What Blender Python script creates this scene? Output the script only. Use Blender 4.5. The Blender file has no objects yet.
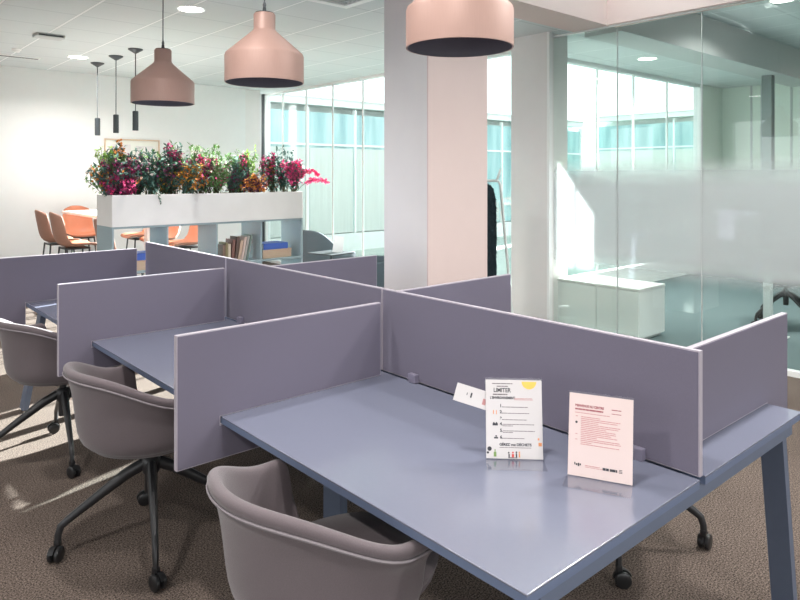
import bpy, bmesh, math, random
from mathutils import Vector, Matrix
R = math.radians
PI = math.pi
C = bpy.context.scene.collection
sc = bpy.context.scene
random.seed(7)

# ------------------------------------------------------------------ camera
CAMX, CAMY, CAMZ = -1.905, -0.854, 1.60
YAW = R(41.5)
FPX = 670.0
HOR = 175.0
cd = bpy.data.cameras.new('camera')
cam = bpy.data.objects.new('camera', cd)
C.objects.link(cam)
cam.location = (CAMX, CAMY, CAMZ)
cam.rotation_euler = (R(90), 0, -YAW)
cd.sensor_width = 36.0
cd.lens = FPX / 800 * 36.0
cd.shift_y = -(300 - HOR) / 800
cd.clip_start = 0.02
sc.camera = cam


def P(x, d):
    """point on the plan seen in photo column x at depth d"""
    lat = (x - 400) / FPX * d
    return (CAMX + lat * math.cos(YAW) + d * math.sin(YAW),
            CAMY - lat * math.sin(YAW) + d * math.cos(YAW))


def U(x, y, z):
    return P(x, FPX * (CAMZ - z) / (y - HOR))


# ------------------------------------------------------------------ materials
def nodes(name):
    m = bpy.data.materials.new(name)
    m.use_nodes = True
    nt = m.node_tree
    return m, nt, nt.nodes['Principled BSDF']


def srgb(r, g, b):
    def f(c):
        c /= 255
        return c / 12.92 if c <= .04045 else ((c + .055) / 1.055) ** 2.4
    return (f(r), f(g), f(b), 1)


def mat(name, col, rough=.5, metal=0, noise=0, nscale=200, bump=0, bscale=300, spec=.5, sheen=0, stretch=None):
    m, nt, p = nodes(name)
    p.inputs['Base Color'].default_value = col
    p.inputs['Roughness'].default_value = rough
    p.inputs['Metallic'].default_value = metal
    p.inputs['Specular IOR Level'].default_value = spec
    if sheen:
        p.inputs['Sheen Weight'].default_value = sheen
    if noise or bump:
        tc = nt.nodes.new('ShaderNodeTexCoord')
        src = tc.outputs['Object']
        if stretch:
            mp = nt.nodes.new('ShaderNodeMapping')
            mp.inputs['Scale'].default_value = stretch
            nt.links.new(src, mp.inputs['Vector'])
            src = mp.outputs['Vector']
    if noise:
        n = nt.nodes.new('ShaderNodeTexNoise')
        n.inputs['Scale'].default_value = nscale
        n.inputs['Detail'].default_value = 3
        nt.links.new(src, n.inputs['Vector'])
        mx = nt.nodes.new('ShaderNodeMix')
        mx.data_type = 'RGBA'
        mx.inputs[6].default_value = tuple(c * (1 - noise) for c in col[:3]) + (1,)
        mx.inputs[7].default_value = tuple(min(1, c * (1 + noise)) for c in col[:3]) + (1,)
        nt.links.new(n.outputs['Fac'], mx.inputs[0])
        nt.links.new(mx.outputs[2], p.inputs['Base Color'])
    if bump:
        n2 = nt.nodes.new('ShaderNodeTexNoise')
        n2.inputs['Scale'].default_value = bscale
        nt.links.new(src, n2.inputs['Vector'])
        b = nt.nodes.new('ShaderNodeBump')
        b.inputs['Strength'].default_value = bump
        b.inputs['Distance'].default_value = .002
        nt.links.new(n2.outputs['Fac'], b.inputs['Height'])
        nt.links.new(b.outputs['Normal'], p.inputs['Normal'])
    return m


def emis(name, col, s):
    m, nt, p = nodes(name)
    p.inputs['Base Color'].default_value = col
    p.inputs['Emission Color'].default_value = col
    p.inputs['Emission Strength'].default_value = s
    return m


def glass(name, tint, refl=1.0, frost=None):
    """clear pane: tinted see-through plus fresnel mirror; frost = (z0, z1, fade) milky band in world height"""
    m = bpy.data.materials.new(name)
    m.use_nodes = True
    nt = m.node_tree
    for n in list(nt.nodes):
        nt.nodes.remove(n)
    out = nt.nodes.new('ShaderNodeOutputMaterial')
    tr = nt.nodes.new('ShaderNodeBsdfTransparent')
    tr.inputs['Color'].default_value = tint
    gl = nt.nodes.new('ShaderNodeBsdfGlossy')
    gl.inputs['Roughness'].default_value = 0.0
    gl.inputs['Color'].default_value = (refl, refl, refl, 1)
    fr = nt.nodes.new('ShaderNodeFresnel')
    gb = nt.nodes.new('ShaderNodeNewGeometry')
    im = nt.nodes.new('ShaderNodeMapRange')
    im.inputs['To Min'].default_value = 1.45
    im.inputs['To Max'].default_value = 1 / 1.45
    nt.links.new(gb.outputs['Backfacing'], im.inputs['Value'])
    nt.links.new(im.outputs[0], fr.inputs['IOR'])
    body = tr.outputs[0]
    if frost:
        z0, z1, fade, dens = frost
        geo = nt.nodes.new('ShaderNodeNewGeometry')
        sep = nt.nodes.new('ShaderNodeSeparateXYZ')
        nt.links.new(geo.outputs['Position'], sep.inputs[0])
        lo = nt.nodes.new('ShaderNodeMapRange')
        lo.interpolation_type = 'SMOOTHSTEP'
        lo.inputs['From Min'].default_value = z0
        lo.inputs['From Max'].default_value = z0 + fade
        hi = nt.nodes.new('ShaderNodeMapRange')
        hi.interpolation_type = 'SMOOTHSTEP'
        hi.inputs['From Min'].default_value = z1 - fade * 1.3
        hi.inputs['From Max'].default_value = z1
        hi.inputs['To Min'].default_value = 1
        hi.inputs['To Max'].default_value = 0
        nt.links.new(sep.outputs['Z'], lo.inputs['Value'])
        nt.links.new(sep.outputs['Z'], hi.inputs['Value'])
        mu = nt.nodes.new('ShaderNodeMath')
        mu.operation = 'MULTIPLY'
        nt.links.new(lo.outputs[0], mu.inputs[0])
        nt.links.new(hi.outputs[0], mu.inputs[1])
        m2 = nt.nodes.new('ShaderNodeMath')
        m2.operation = 'MULTIPLY'
        m2.inputs[1].default_value = dens
        nt.links.new(mu.outputs[0], m2.inputs[0])
        df = nt.nodes.new('ShaderNodeBsdfDiffuse')
        df.inputs['Color'].default_value = (.58, .60, .61, 1)
        tl = nt.nodes.new('ShaderNodeBsdfTranslucent')
        tl.inputs['Color'].default_value = (.66, .69, .70, 1)
        a = nt.nodes.new('ShaderNodeMixShader')
        a.inputs[0].default_value = .55
        nt.links.new(df.outputs[0], a.inputs[1])
        nt.links.new(tl.outputs[0], a.inputs[2])
        b = nt.nodes.new('ShaderNodeMixShader')
        nt.links.new(m2.outputs[0], b.inputs[0])
        nt.links.new(tr.outputs[0], b.inputs[1])
        nt.links.new(a.outputs[0], b.inputs[2])
        body = b.outputs[0]
    mx = nt.nodes.new('ShaderNodeMixShader')
    nt.links.new(fr.outputs[0], mx.inputs[0])
    nt.links.new(body, mx.inputs[1])
    nt.links.new(gl.outputs[0], mx.inputs[2])
    nt.links.new(mx.outputs[0], out.inputs[0])
    return m


def carpet():
    m, nt, p = nodes('carpet')
    tc = nt.nodes.new('ShaderNodeTexCoord')
    n = nt.nodes.new('ShaderNodeTexNoise')
    n.inputs['Scale'].default_value = 150
    n.inputs['Detail'].default_value = 4
    n.inputs['Roughness'].default_value = .7
    n3 = nt.nodes.new('ShaderNodeTexNoise')
    n3.inputs['Scale'].default_value = 3.0
    nt.links.new(tc.outputs['Object'], n.inputs['Vector'])
    nt.links.new(tc.outputs['Object'], n3.inputs['Vector'])
    r = nt.nodes.new('ShaderNodeValToRGB')
    r.color_ramp.elements[0].position = .40
    r.color_ramp.elements[0].color = srgb(46, 39, 36)
    r.color_ramp.elements[1].position = .62
    r.color_ramp.elements[1].color = srgb(136, 122, 113)
    nt.links.new(n.outputs['Fac'], r.inputs['Fac'])
    mx = nt.nodes.new('ShaderNodeMix')
    mx.data_type = 'RGBA'
    mx.blend_type = 'MULTIPLY'
    mx.inputs[0].default_value = .25
    nt.links.new(r.outputs[0], mx.inputs[6])
    nt.links.new(n3.outputs['Fac'], mx.inputs[7])
    nt.links.new(mx.outputs[2], p.inputs['Base Color'])
    p.inputs['Roughness'].default_value = .95
    p.inputs['Specular IOR Level'].default_value = .1
    b = nt.nodes.new('ShaderNodeBump')
    b.inputs['Strength'].default_value = .06
    b.inputs['Distance'].default_value = .001
    nt.links.new(n.outputs['Fac'], b.inputs['Height'])
    nt.links.new(b.outputs['Normal'], p.inputs['Normal'])
    return m


def tiles():
    m, nt, p = nodes('ceiling_tile')
    tc = nt.nodes.new('ShaderNodeTexCoord')

    def line(axis, size, w, off):
        sep = nt.nodes.new('ShaderNodeSeparateXYZ')
        nt.links.new(tc.outputs['Object'], sep.inputs[0])
        a = nt.nodes.new('ShaderNodeMath'); a.operation = 'ADD'; a.inputs[1].default_value = off + 50 * size
        nt.links.new(sep.outputs[axis], a.inputs[0])
        md = nt.nodes.new('ShaderNodeMath'); md.operation = 'MODULO'; md.inputs[1].default_value = size
        nt.links.new(a.outputs[0], md.inputs[0])
        lt = nt.nodes.new('ShaderNodeMath'); lt.operation = 'LESS_THAN'; lt.inputs[1].default_value = w
        nt.links.new(md.outputs[0], lt.inputs[0])
        return lt.outputs[0]

    def mix(fac, a, b):
        mx = nt.nodes.new('ShaderNodeMix'); mx.data_type = 'RGBA'
        nt.links.new(fac, mx.inputs[0])
        if isinstance(a, tuple): mx.inputs[6].default_value = a
        else: nt.links.new(a, mx.inputs[6])
        mx.inputs[7].default_value = b
        return mx.outputs[2]
    n = nt.nodes.new('ShaderNodeTexNoise'); n.inputs['Scale'].default_value = 60
    nt.links.new(tc.outputs['Object'], n.inputs['Vector'])
    base = mix(n.outputs['Fac'], (.585, .625, .63, 1), (.625, .665, .67, 1))
    base = mix(line('Y', .65, .022, 0), base, (.50, .54, .55, 1))
    base = mix(line('X', .65, .034, .012), base, (.47, .51, .52, 1))
    base = mix(line('X', .65, .024, .007), base, (.80, .82, .82, 1))
    nt.links.new(base, p.inputs['Base Color'])
    p.inputs['Roughness'].default_value = .85
    return m


def facade_mat():
    m, nt, p = nodes('teal_facade_glass')
    tc = nt.nodes.new('ShaderNodeTexCoord')
    mp = nt.nodes.new('ShaderNodeMapping')
    mp.inputs['Scale'].default_value = (1.6, 1.6, .18)
    nt.links.new(tc.outputs['Object'], mp.inputs['Vector'])
    n = nt.nodes.new('ShaderNodeTexNoise'); n.inputs['Scale'].default_value = 2.2; n.inputs['Detail'].default_value = 5
    nt.links.new(mp.outputs[0], n.inputs['Vector'])
    r = nt.nodes.new('ShaderNodeValToRGB')
    r.color_ramp.elements[0].position = .3
    r.color_ramp.elements[0].color = srgb(108, 148, 153)
    r.color_ramp.elements[1].position = .7
    r.color_ramp.elements[1].color = srgb(172, 202, 204)
    nt.links.new(n.outputs['Fac'], r.inputs['Fac'])
    nt.links.new(r.outputs[0], p.inputs['Base Color'])
    p.inputs['Roughness'].default_value = .12
    p.inputs['Specular IOR Level'].default_value = .7
    return m


M = {}
M['carpet'] = carpet()
M['tiles'] = tiles()
M['carpet_teal'] = mat('blue_grey_carpet', srgb(98, 112, 114), .95, noise=.25, nscale=150, bump=.4, bscale=170, spec=.1)
M['facade'] = facade_mat()
M['wall'] = mat('white_wall', (.745, .75, .745, 1), .85, noise=.02, nscale=8)
M['pier'] = mat('warm_white_wall', (.74, .715, .70, 1), .85, noise=.02, nscale=8)
M['pink'] = mat('pink_paint', (.69, .555, .53, 1), .75, noise=.02, nscale=8)
M['greybeam'] = mat('grey_beam_paint', (.52, .54, .54, 1), .8, noise=.03, nscale=8)
M['darkpillar'] = mat('dark_grey_paint', (.20, .23, .23, 1), .8, noise=.03, nscale=8)
M['greenwall'] = mat('pale_green_panel', (.74, .80, .73, 1), .7, noise=.03, nscale=4)
M['white'] = mat('white_metal', (.82, .83, .82, 1), .4, noise=.02, nscale=30)
M['plaster'] = mat('white_planter_board', (.80, .79, .765, 1), .6, noise=.05, nscale=6)
M['screen'] = mat('mauve_felt', (.150, .137, .184, 1), .9, noise=.10, nscale=420, bump=.25, bscale=700, spec=.2, sheen=.1)
M['screen_edge'] = mat('pale_mauve_edge', (.38, .345, .395, 1), .5, noise=.03, nscale=50)
M['desk'] = mat('blue_grey_laminate', (.165, .178, .240, 1), .19, noise=.02, nscale=90, spec=1.0)
for n_ in M['desk'].node_tree.nodes:
    if n_.type == 'BSDF_PRINCIPLED':
        n_.inputs['IOR'].default_value = 1.75
M['clamp'] = mat('mauve_metal', (.19, .175, .235, 1), .35, noise=.03, nscale=40)
M['desk_edge'] = mat('dark_blue_edge', (.115, .15, .235, 1), .4, noise=.03, nscale=60)
M['frame'] = mat('blue_grey_steel', (.10, .125, .18, 1), .42, noise=.04, nscale=40)
M['tray'] = mat('dark_blue_steel', (.035, .06, .095, 1), .5, noise=.05, nscale=40)
M['chair'] = mat('taupe_wool', (.120, .098, .106, 1), .95, noise=.16, nscale=330, bump=.3, bscale=520, spec=.2, sheen=.25)
M['piping'] = mat('taupe_piping', (.20, .178, .19, 1), .9, noise=.1, nscale=300)
M['black'] = mat('black_metal', (.018, .018, .020, 1), .38, noise=.1, nscale=60)
M['rubber'] = mat('black_rubber', (.012, .012, .013, 1), .3, noise=.1, nscale=60)
M['chrome'] = mat('polished_steel', (.62, .63, .65, 1), .2, metal=1, noise=.03, nscale=30)
M['lamp'] = mat('blush_brushed_metal', (.49, .315, .268, 1), .48, metal=.1, noise=.05, nscale=30, stretch=(8, 8, .6))
M['lamp_in'] = mat('dark_lamp_inside', (.20, .19, .23, 1), .6, noise=.05, nscale=30)
M['cord'] = mat('grey_cord', (.10, .11, .12, 1), .6, noise=.05, nscale=50)
M['charcoal'] = mat('charcoal_metal', (.035, .042, .048, 1), .45, noise=.05, nscale=50)
M['shelf'] = mat('blue_green_board', (.30, .39, .42, 1), .55, noise=.04, nscale=10)
M['soil'] = mat('dark_soil', (.03, .022, .016, 1), .95, noise=.4, nscale=60, bump=1, bscale=80)
M['orange'] = mat('terracotta_shell', (.60, .225, .125, 1), .5, noise=.05, nscale=20)
M['tan'] = mat('tan_shell', (.40, .21, .15, 1), .6, noise=.05, nscale=20)
M['tabletop'] = mat('white_laminate', (.84, .82, .80, 1), .3, noise=.02, nscale=10)
M['lounge'] = mat('slate_wool', (.08, .10, .115, 1), .95, noise=.15, nscale=200, bump=.3, bscale=300)
M['lounge_dark'] = mat('dark_slate_wool', (.065, .085, .10, 1), .95, noise=.15, nscale=200, bump=.3, bscale=300)
M['coat'] = mat('dark_shaggy_fabric', (.022, .033, .04, 1), 1, noise=.5, nscale=60, bump=1, bscale=90, spec=.1)
M['oak'] = mat('pale_wood', (.62, .46, .33, 1), .55, noise=.12, nscale=10, stretch=(1, 8, 8))
M['art'] = mat('pale_art_print', (.72, .72, .66, 1), .7, noise=.10, nscale=5)
M['paper'] = mat('white_paper', (.66, .625, .62, 1), .6, noise=.01, nscale=30)
M['pinkpaper'] = mat('blush_paper', (.70, .57, .545, 1), .6, noise=.01, nscale=30)
M['ink'] = mat('dark_ink', (.05, .05, .06, 1), .7, noise=.02, nscale=30)
M['greyink'] = mat('grey_ink', (.17, .14, .15, 1), .7, noise=.02, nscale=30)
M['redink'] = mat('faded_red_ink', (.36, .11, .13, 1), .7, noise=.02, nscale=30)
M['paleredink'] = mat('pale_red_ink', (.54, .26, .26, 1), .7, noise=.02, nscale=30)
M['sunyellow'] = mat('yellow_ink', (.88, .56, .12, 1), .7, noise=.03, nscale=30)
M['red'] = mat('red_ink', (.65, .10, .09, 1), .7, noise=.03, nscale=30)
M['green'] = mat('green_ink', (.20, .32, .10, 1), .7, noise=.03, nscale=30)
M['orangeink'] = mat('orange_ink', (.75, .30, .12, 1), .7, noise=.03, nscale=30)
M['acrylic'] = glass('clear_acrylic', (.97, .97, .975, 1), .8)
M['pane'] = glass('window_glass', (.945, .985, .982, 1), .9)
M['partition'] = glass('partition_glass', (.93, .972, .958, 1), 1.0, frost=(.60, 1.80, .27, .82))
M['light'] = emis('downlight_lens', (1, .97, .92, 1), 9)
M['ground'] = mat('courtyard_gravel', (.34, .40, .36, 1), .95, noise=.25, nscale=12)
M['kerb'] = mat('pale_concrete', (.70, .74, .72, 1), .9, noise=.08, nscale=8)
M['curtain'] = mat('grey_green_blind', (.52, .56, .53, 1), .8, noise=.16, nscale=7, stretch=(3, 3, .1))
LEAF = [mat('dark_leaf', (.045, .12, .075, 1), .55, noise=.35, nscale=20),
        mat('blue_green_leaf', (.085, .19, .155, 1), .55, noise=.35, nscale=20),
        mat('fresh_leaf', (.18, .36, .12, 1), .55, noise=.3, nscale=20),
        mat('lime_leaf', (.36, .58, .14, 1), .55, noise=.25, nscale=20),
        mat('purple_leaf', (.13, .045, .085, 1), .55, noise=.3, nscale=20)]
STEM = mat('green_brown_stem', (.09, .085, .045, 1), .8, noise=.2, nscale=30)
PETAL = {'magenta': mat('magenta_petal', (.50, .04, .17, 1), .6, noise=.25, nscale=30),
         'pink': mat('hot_pink_petal', (.86, .09, .30, 1), .6, noise=.2, nscale=30),
         'orange': mat('orange_petal', (.70, .25, .05, 1), .6, noise=.25, nscale=30),
         'purple': mat('plum_petal', (.25, .05, .14, 1), .6, noise=.25, nscale=30),
         'white': mat('cream_petal', (.78, .66, .62, 1), .6, noise=.1, nscale=30),
         'yellow': mat('amber_petal', (.75, .42, .05, 1), .6, noise=.2, nscale=30)}


# ------------------------------------------------------------------ mesh helpers
def link(name, bm, m, parent=None, smooth=False, loc=None):
    me = bpy.data.meshes.new(name)
    bmesh.ops.recalc_face_normals(bm, faces=bm.faces)
    bm.to_mesh(me)
    bm.free()
    for mm in (m if isinstance(m, (list, tuple)) else [m]):
        me.materials.append(mm)
    if smooth:
        for p in me.polygons:
            p.use_smooth = True
        try:
            me.set_sharp_from_angle(angle=R(38))
        except Exception:
            pass
    o = bpy.data.objects.new(name, me)
    C.objects.link(o)
    if parent:
        o.parent = parent
    if loc:
        o.location = loc
    return o


def thing(name, label, cat, loc=(0, 0, 0), rz=0, group=None):
    o = bpy.data.objects.new(name, None)
    C.objects.link(o)
    o.empty_display_size = .1
    o.location = loc
    o.rotation_euler = (0, 0, rz)
    o['label'] = label
    o['category'] = cat
    if group:
        o['group'] = group
    return o


def tag(o, label, cat, group=None):
    o['label'] = label
    o['category'] = cat
    if group:
        o['group'] = group
    return o


def struct(name, bm, m, parent=None, label=None, cat=None, smooth=False):
    o = link(name, bm, m, parent, smooth)
    if not parent:
        o['kind'] = 'structure'
        o['label'] = label or name.replace('_', ' ')
        o['category'] = cat or name.split('_')[0]
    return o


def copy_tree(o, parent=None):
    c = o.copy()
    C.objects.link(c)
    if parent:
        c.parent = parent
    for ch in list(o.children):
        copy_tree(ch, c)
    return c


def box(bm, lo, hi, bev=0, mtx=None, mi=0, seg=2):
    t = bmesh.new()
    bmesh.ops.create_cube(t, size=1)
    s = [hi[i] - lo[i] for i in range(3)]
    c = [(hi[i] + lo[i]) / 2 for i in range(3)]
    bmesh.ops.scale(t, vec=s, verts=t.verts)
    bmesh.ops.translate(t, vec=c, verts=t.verts)
    if bev:
        bmesh.ops.bevel(t, geom=list(t.edges), offset=min(bev, min(s) * .49), segments=seg, affect='EDGES', profile=.5)
    merge(bm, t, mtx, mi)


def merge(bm, t, mtx=None, mi=0):
    if mtx is not None:
        bmesh.ops.transform(t, matrix=mtx, verts=t.verts)
    vm = {v: bm.verts.new(v.co) for v in t.verts}
    for f in t.faces:
        try:
            nf = bm.faces.new([vm[v] for v in f.verts])
            nf.material_index = mi if mi else f.material_index
        except ValueError:
            pass
    t.free()


def bx(lo, hi, bev=0, mtx=None):
    bm = bmesh.new()
    box(bm, lo, hi, bev, mtx)
    return bm


def prism(bm, poly, axis, a0, a1, mtx=None):
    """extrude a closed 2-D polygon along axis (0,1,2)"""
    t = bmesh.new()
    def mk(u, v, w):
        return {0: (w, u, v), 1: (u, w, v), 2: (u, v, w)}[axis]
    A = [t.verts.new(mk(u, v, a0)) for u, v in poly]
    B = [t.verts.new(mk(u, v, a1)) for u, v in poly]
    n = len(poly)
    t.faces.new(A); t.faces.new(B)
    for i in range(n):
        t.faces.new((A[i], A[(i + 1) % n], B[(i + 1) % n], B[i]))
    merge(bm, t, mtx)


def lathe(bm, prof, seg=32, mtx=None, close=False):
    t = bmesh.new()
    rings = []
    for r, z in prof:
        if r < 1e-6:
            rings.append([t.verts.new((0, 0, z))])
        else:
            rings.append([t.verts.new((r * math.cos(2 * PI * k / seg), r * math.sin(2 * PI * k / seg), z)) for k in range(seg)])
    if close:
        rings.append(rings[0])
    for A, B in zip(rings, rings[1:]):
        for k in range(seg):
            k2 = (k + 1) % seg
            if len(A) == 1 and len(B) == 1:
                continue
            if len(A) == 1:
                t.faces.new((A[0], B[k], B[k2]))
            elif len(B) == 1:
                t.faces.new((A[k], A[k2], B[0]))
            else:
                t.faces.new((A[k], A[k2], B[k2], B[k]))
    merge(bm, t, mtx)


def tube(bm, pts, rad, seg=10, mtx=None, flat=None):
    pts = [Vector(p) for p in pts]
    n = len(pts)
    rads = rad if isinstance(rad, (list, tuple)) else [rad] * n
    t = bmesh.new()
    rings = []
    up = Vector((0, 0, 1))
    prev = None
    for i, p in enumerate(pts):
        d = (pts[min(i + 1, n - 1)] - pts[max(i - 1, 0)]).normalized()
        if prev is None:
            ref = up if abs(d.z) < .95 else Vector((0, 1, 0))
            u = d.cross(ref).normalized()
        else:
            u = (prev - d * prev.dot(d)).normalized()
        prev = u
        v = d.cross(u).normalized()
        fl = flat or 1
        rings.append([t.verts.new(p + u * rads[i] * math.cos(2 * PI * k / seg) + v * rads[i] * fl * math.sin(2 * PI * k / seg)) for k in range(seg)])
    for A, B in zip(rings, rings[1:]):
        for k in range(seg):
            t.faces.new((A[k], A[(k + 1) % seg], B[(k + 1) % seg], B[k]))
    t.faces.new(rings[0]); t.faces.new(rings[-1])
    merge(bm, t, mtx)


def T(x, y, z, rz=0):
    return Matrix.Translation((x, y, z)) @ Matrix.Rotation(rz, 4, 'Z')


# ------------------------------------------------------------------ room shell
LOW, HIGH = 3.10, 3.45           # ceilings beyond / in front of the beam
BY = 2.70                        # face of the beam and of the big column
PX = 3.97                        # glass partition plane
WX = 4.50                        # courtyard window plane
BACK = 9.65
struct('floor', bx((-7, -5, -.12), (PX, 10.3, 0)), M['carpet'], label='brown-grey speckled carpet floor')
struct('floor', bx((PX, -5, -.12), (10.2, 4.3, 0)), M['carpet_teal'], label='blue-grey carpet floor of the glazed meeting room')
struct('floor', bx((PX, 4.3, -.12), (WX + .06, 10.3, 0)), M['carpet'], label='brown-grey carpet strip along the courtyard window')
struct('ceiling', bx((-7, BY + .1, LOW), (WX + .1, 10.3, LOW + .5)), M['tiles'], label='tiled ceiling beyond the beam')
o = struct('ceiling', bx((WX + .1, BY + .1, LOW), (10.2, 4.32, LOW + .5)), M['tiles'], label='tiled ceiling of the glazed meeting room')
bm = bmesh.new()
RX0, RX1, RY0, RY1, RXB = .55, 3.90, -2.6, 2.68, 3.15
box(bm, (-7, -5, HIGH), (10.2, RY0, HIGH + .15))
box(bm, (-7, RY0, HIGH), (RX0, BY + .1, HIGH + .15))
box(bm, (RX1, RY0, HIGH), (10.2, BY + .1, HIGH + .15))
box(bm, (RX0, RY0, HIGH), (RXB, 1.90, HIGH + .15))
struct('ceiling', bm, M['tiles'], label='higher tiled ceiling in front of the beam')
bm = bmesh.new()                      # upstands and sun-blocking baffles of an unseen rooflight added to light the beam
box(bm, (RX1, RY0, HIGH + .15), (RX1 + .08, BY + .1, HIGH + .55)); box(bm, (RX0 - .08, 1.82, HIGH + .15), (RX0, BY + .1, HIGH + .55))
box(bm, (RX0, BY - .02, HIGH + .15), (RX1, BY + .08, HIGH + .55)); box(bm, (RX0, 1.82, HIGH + .15), (RXB, 1.90, HIGH + .55))
box(bm, (RXB - .08, RY0, HIGH + .15), (RXB, 1.82, HIGH + .55)); box(bm, (RXB, RY0 - .08, HIGH + .15), (RX1, RY0, HIGH + .55))
for x in (1.25, 1.95, 2.65, 3.30):
    box(bm, (x, 1.90, HIGH + .2), (x + .03, BY - .02, HIGH + .55))
w4 = struct('window_4', bm, M['white'], label='unseen strip rooflight added to light the pink beam and fascia', cat='rooflight')
struct('pane', bx((RX0, 1.90, HIGH + .551), (RX1, BY, HIGH + .563)), M['pane'], w4)
struct('pane', bx((RXB, RY0, HIGH + .551), (RX1, 1.90, HIGH + .563)), M['pane'], w4)
struct('wall_back', bx((-7, BACK, 0), (3.80, BACK + .2, LOW)), M['wall'], label='white back wall')
struct('trim_1', bx((3.80, BACK + .06, 0), (4.12, BACK + .62, LOW)), M['pier'], label='warm white wall pier beside the courtyard window', cat='wall pier')
struct('wall_far', bx((10.0, -5, 0), (10.2, 4.3, LOW + .3)), M['greenwall'], label='pale green far wall of the meeting room')
for k, y in enumerate((3.05, 3.5, 3.66)):
    struct('trim_%d' % (10 + k), bx((9.985, y, 0), (10.0, y + .025, LOW)), M['greybeam'], label='thin joint strip on the pale green wall', cat='joint strip')
# side and rear walls behind the camera, with unseen window openings added for daylight
bm = bmesh.new()
box(bm, (-7.2, -5, 0), (-7, 10.3, .9))
box(bm, (-7.2, -5, 3.3), (-7, 2.8, HIGH + .1))
box(bm, (-7.2, 2.8, 2.9), (-7, 10.3, HIGH + .1))
for y0, y1 in ((-5, -4.2), (-1.0, -.6), (2.6, 3.0), (6.0, 8.0), (9.4, 10.3)):
    box(bm, (-7.2, y0, .9), (-7, y1, 3.3 if y1 < 2.8 else 2.9))
struct('wall_left', bm, M['wall'], label='white left wall with unseen window openings added for daylight')
bm = bmesh.new()
box(bm, (-7, -5.2, 0), (10.2, -5, .5))
box(bm, (-7, -5.2, 3.36), (10.2, -5, HIGH + .1))
for x0, x1 in ((-7, -6.3), (-2.2, -1.8), (2.3, 2.7), (6.6, 10.2)):
    box(bm, (x0, -5.2, .5), (x1, -5, 3.36))
struct('wall_rear', bm, M['wall'], label='white rear wall with unseen window openings added for daylight')
# pink beam over the aisle and pink fascia over the partition
struct('trim_2', bx((-7, BY, 3.06), (PX + .04, BY + .4, HIGH + .02)), M['pink'], label='pink painted beam running from the column to the glass partition', cat='beam')
struct('trim_3', bx((PX - .04, -5, 3.06), (PX + .12, BY, HIGH + .02)), M['pink'], label='pink painted fascia above the glass partition', cat='fascia')
struct('trim_4', bx((PX + .13, BY - .06, 3.02), (10.0, BY + .36, HIGH + .02)), M['greybeam'], label='grey beam seen inside the glazed meeting room', cat='beam')
px0, py0 = P(767, 9.42)
struct('trim_5', bx((8.30, BY + .06, 0), (8.42, BY + .19, 3.03)), M['darkpillar'], label='dark grey pillar at the end of the beam inside the meeting room', cat='pillar')
# the big column: pink towards the desks' end, pale grey on its side
bm = bmesh.new()
box(bm, (1.515, BY + .006, 0), (2.165, BY + .50, LOW + .02))
col = struct('trim_6', bm, M['pier'], label='wide square column, pale grey side and pink front', cat='column')
struct('pink_face', bx((1.512, BY - .004, 0), (2.168, BY + .008, 3.07)), M['pink'], col)
# pier between the window and the partition
pier = struct('trim_7', bx((PX - .07, 3.385, 0), (4.27, 3.86, LOW + .02)), M['pier'], label='warm white pier at the end of the glass partition', cat='pier')
struct('trim_8', bx((PX - .075, 3.35, 0), (PX - .02, 3.38, LOW)), M['white'], label='white edge post of the glass partition', cat='post')
# low white cabinet behind the partition
t = thing('low_cabinet', 'low white cabinet standing behind the glass partition beside the pier', 'cabinet', (4.05, 2.42, 0))
link('carcass', bx((0, 0, .03), (.49, .93, .485), .004), M['white'], t)
link('worktop', bx((-.02, -.005, .4855), (.493, .935, .51), .004), M['tabletop'], t)
link('plinth', bx((.03, .03, 0), (.46, .90, .03)), M['greybeam'], t)
for k in range(2):
    link('door', bx((-.018, .004 + k * .464, .04), (-.0005, .460 + k * .464, .480), .003), M['white'], t)

# courtyard window of the main room (plane x = WX)
struct('wall_end', bx((4.12, 10.20, 0), (WX + .06, 10.3, LOW)), M['wall'], label='short white wall at the end of the courtyard window')
bm = bmesh.new()
box(bm, (WX - .05, 3.86, 0), (WX + .05, 10.2, .05))
box(bm, (WX - .05, 3.86, LOW - .04), (WX + .05, 10.2, LOW + .01))
box(bm, (WX - .05, 10.08, 0), (WX + .05, 10.2, LOW))
w = struct('window_1', bm, M['white'], label='tall courtyard window of frameless glass panels', cat='window')
struct('dark_jamb', bx((WX - .07, 10.12, 0), (WX - .05, 10.2, LOW)), M['charcoal'], w)
ys = [3.86] + [4.05 + .8 * k for k in range(1, 8)]
ys = [3.86, 4.84, 5.64, 6.44, 7.24, 8.03, 8.80, 9.56, 10.08]
for y0, y1 in zip(ys, ys[1:]):
    pn = struct('pane', bx((WX - .006, y0 + .006, .05), (WX + .006, y1 - .006, LOW - .04)), M['pane'], w)
    if y1 < 10:
        struct('joint', bx((WX - .014, y1 - .012, .05), (WX + .014, y1 + .012, LOW - .04)), M['white'], w)
# window of the meeting room (plane y = 4.2)
bm = bmesh.new()
box(bm, (4.27, 4.15, 0), (9.22, 4.25, .28))
box(bm, (4.27, 4.15, LOW - .05), (9.22, 4.25, LOW + .01))
box(bm, (9.14, 4.14, 0), (9.22, 4.26, LOW))
w2 = struct('window_2', bm, M['white'], label='courtyard window of the glazed meeting room', cat='window')
xs = [4.27, 5.2, 6.15, 7.1, 8.1, 9.14]
for x0, x1 in zip(xs, xs[1:]):
    struct('pane', bx((x0 + .006, 4.194, .28), (x1 - .006, 4.206, LOW - .05)), M['pane'], w2)
    if x1 < 9.1:
        struct('joint', bx((x1 - .012, 4.186, .28), (x1 + .012, 4.214, LOW - .05)), M['white'], w2)
struct('wall_corner', bx((9.22, 4.15, 0), (10.0, 4.3, LOW)), M['greenwall'], label='pale green wall beside the meeting room window')
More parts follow.
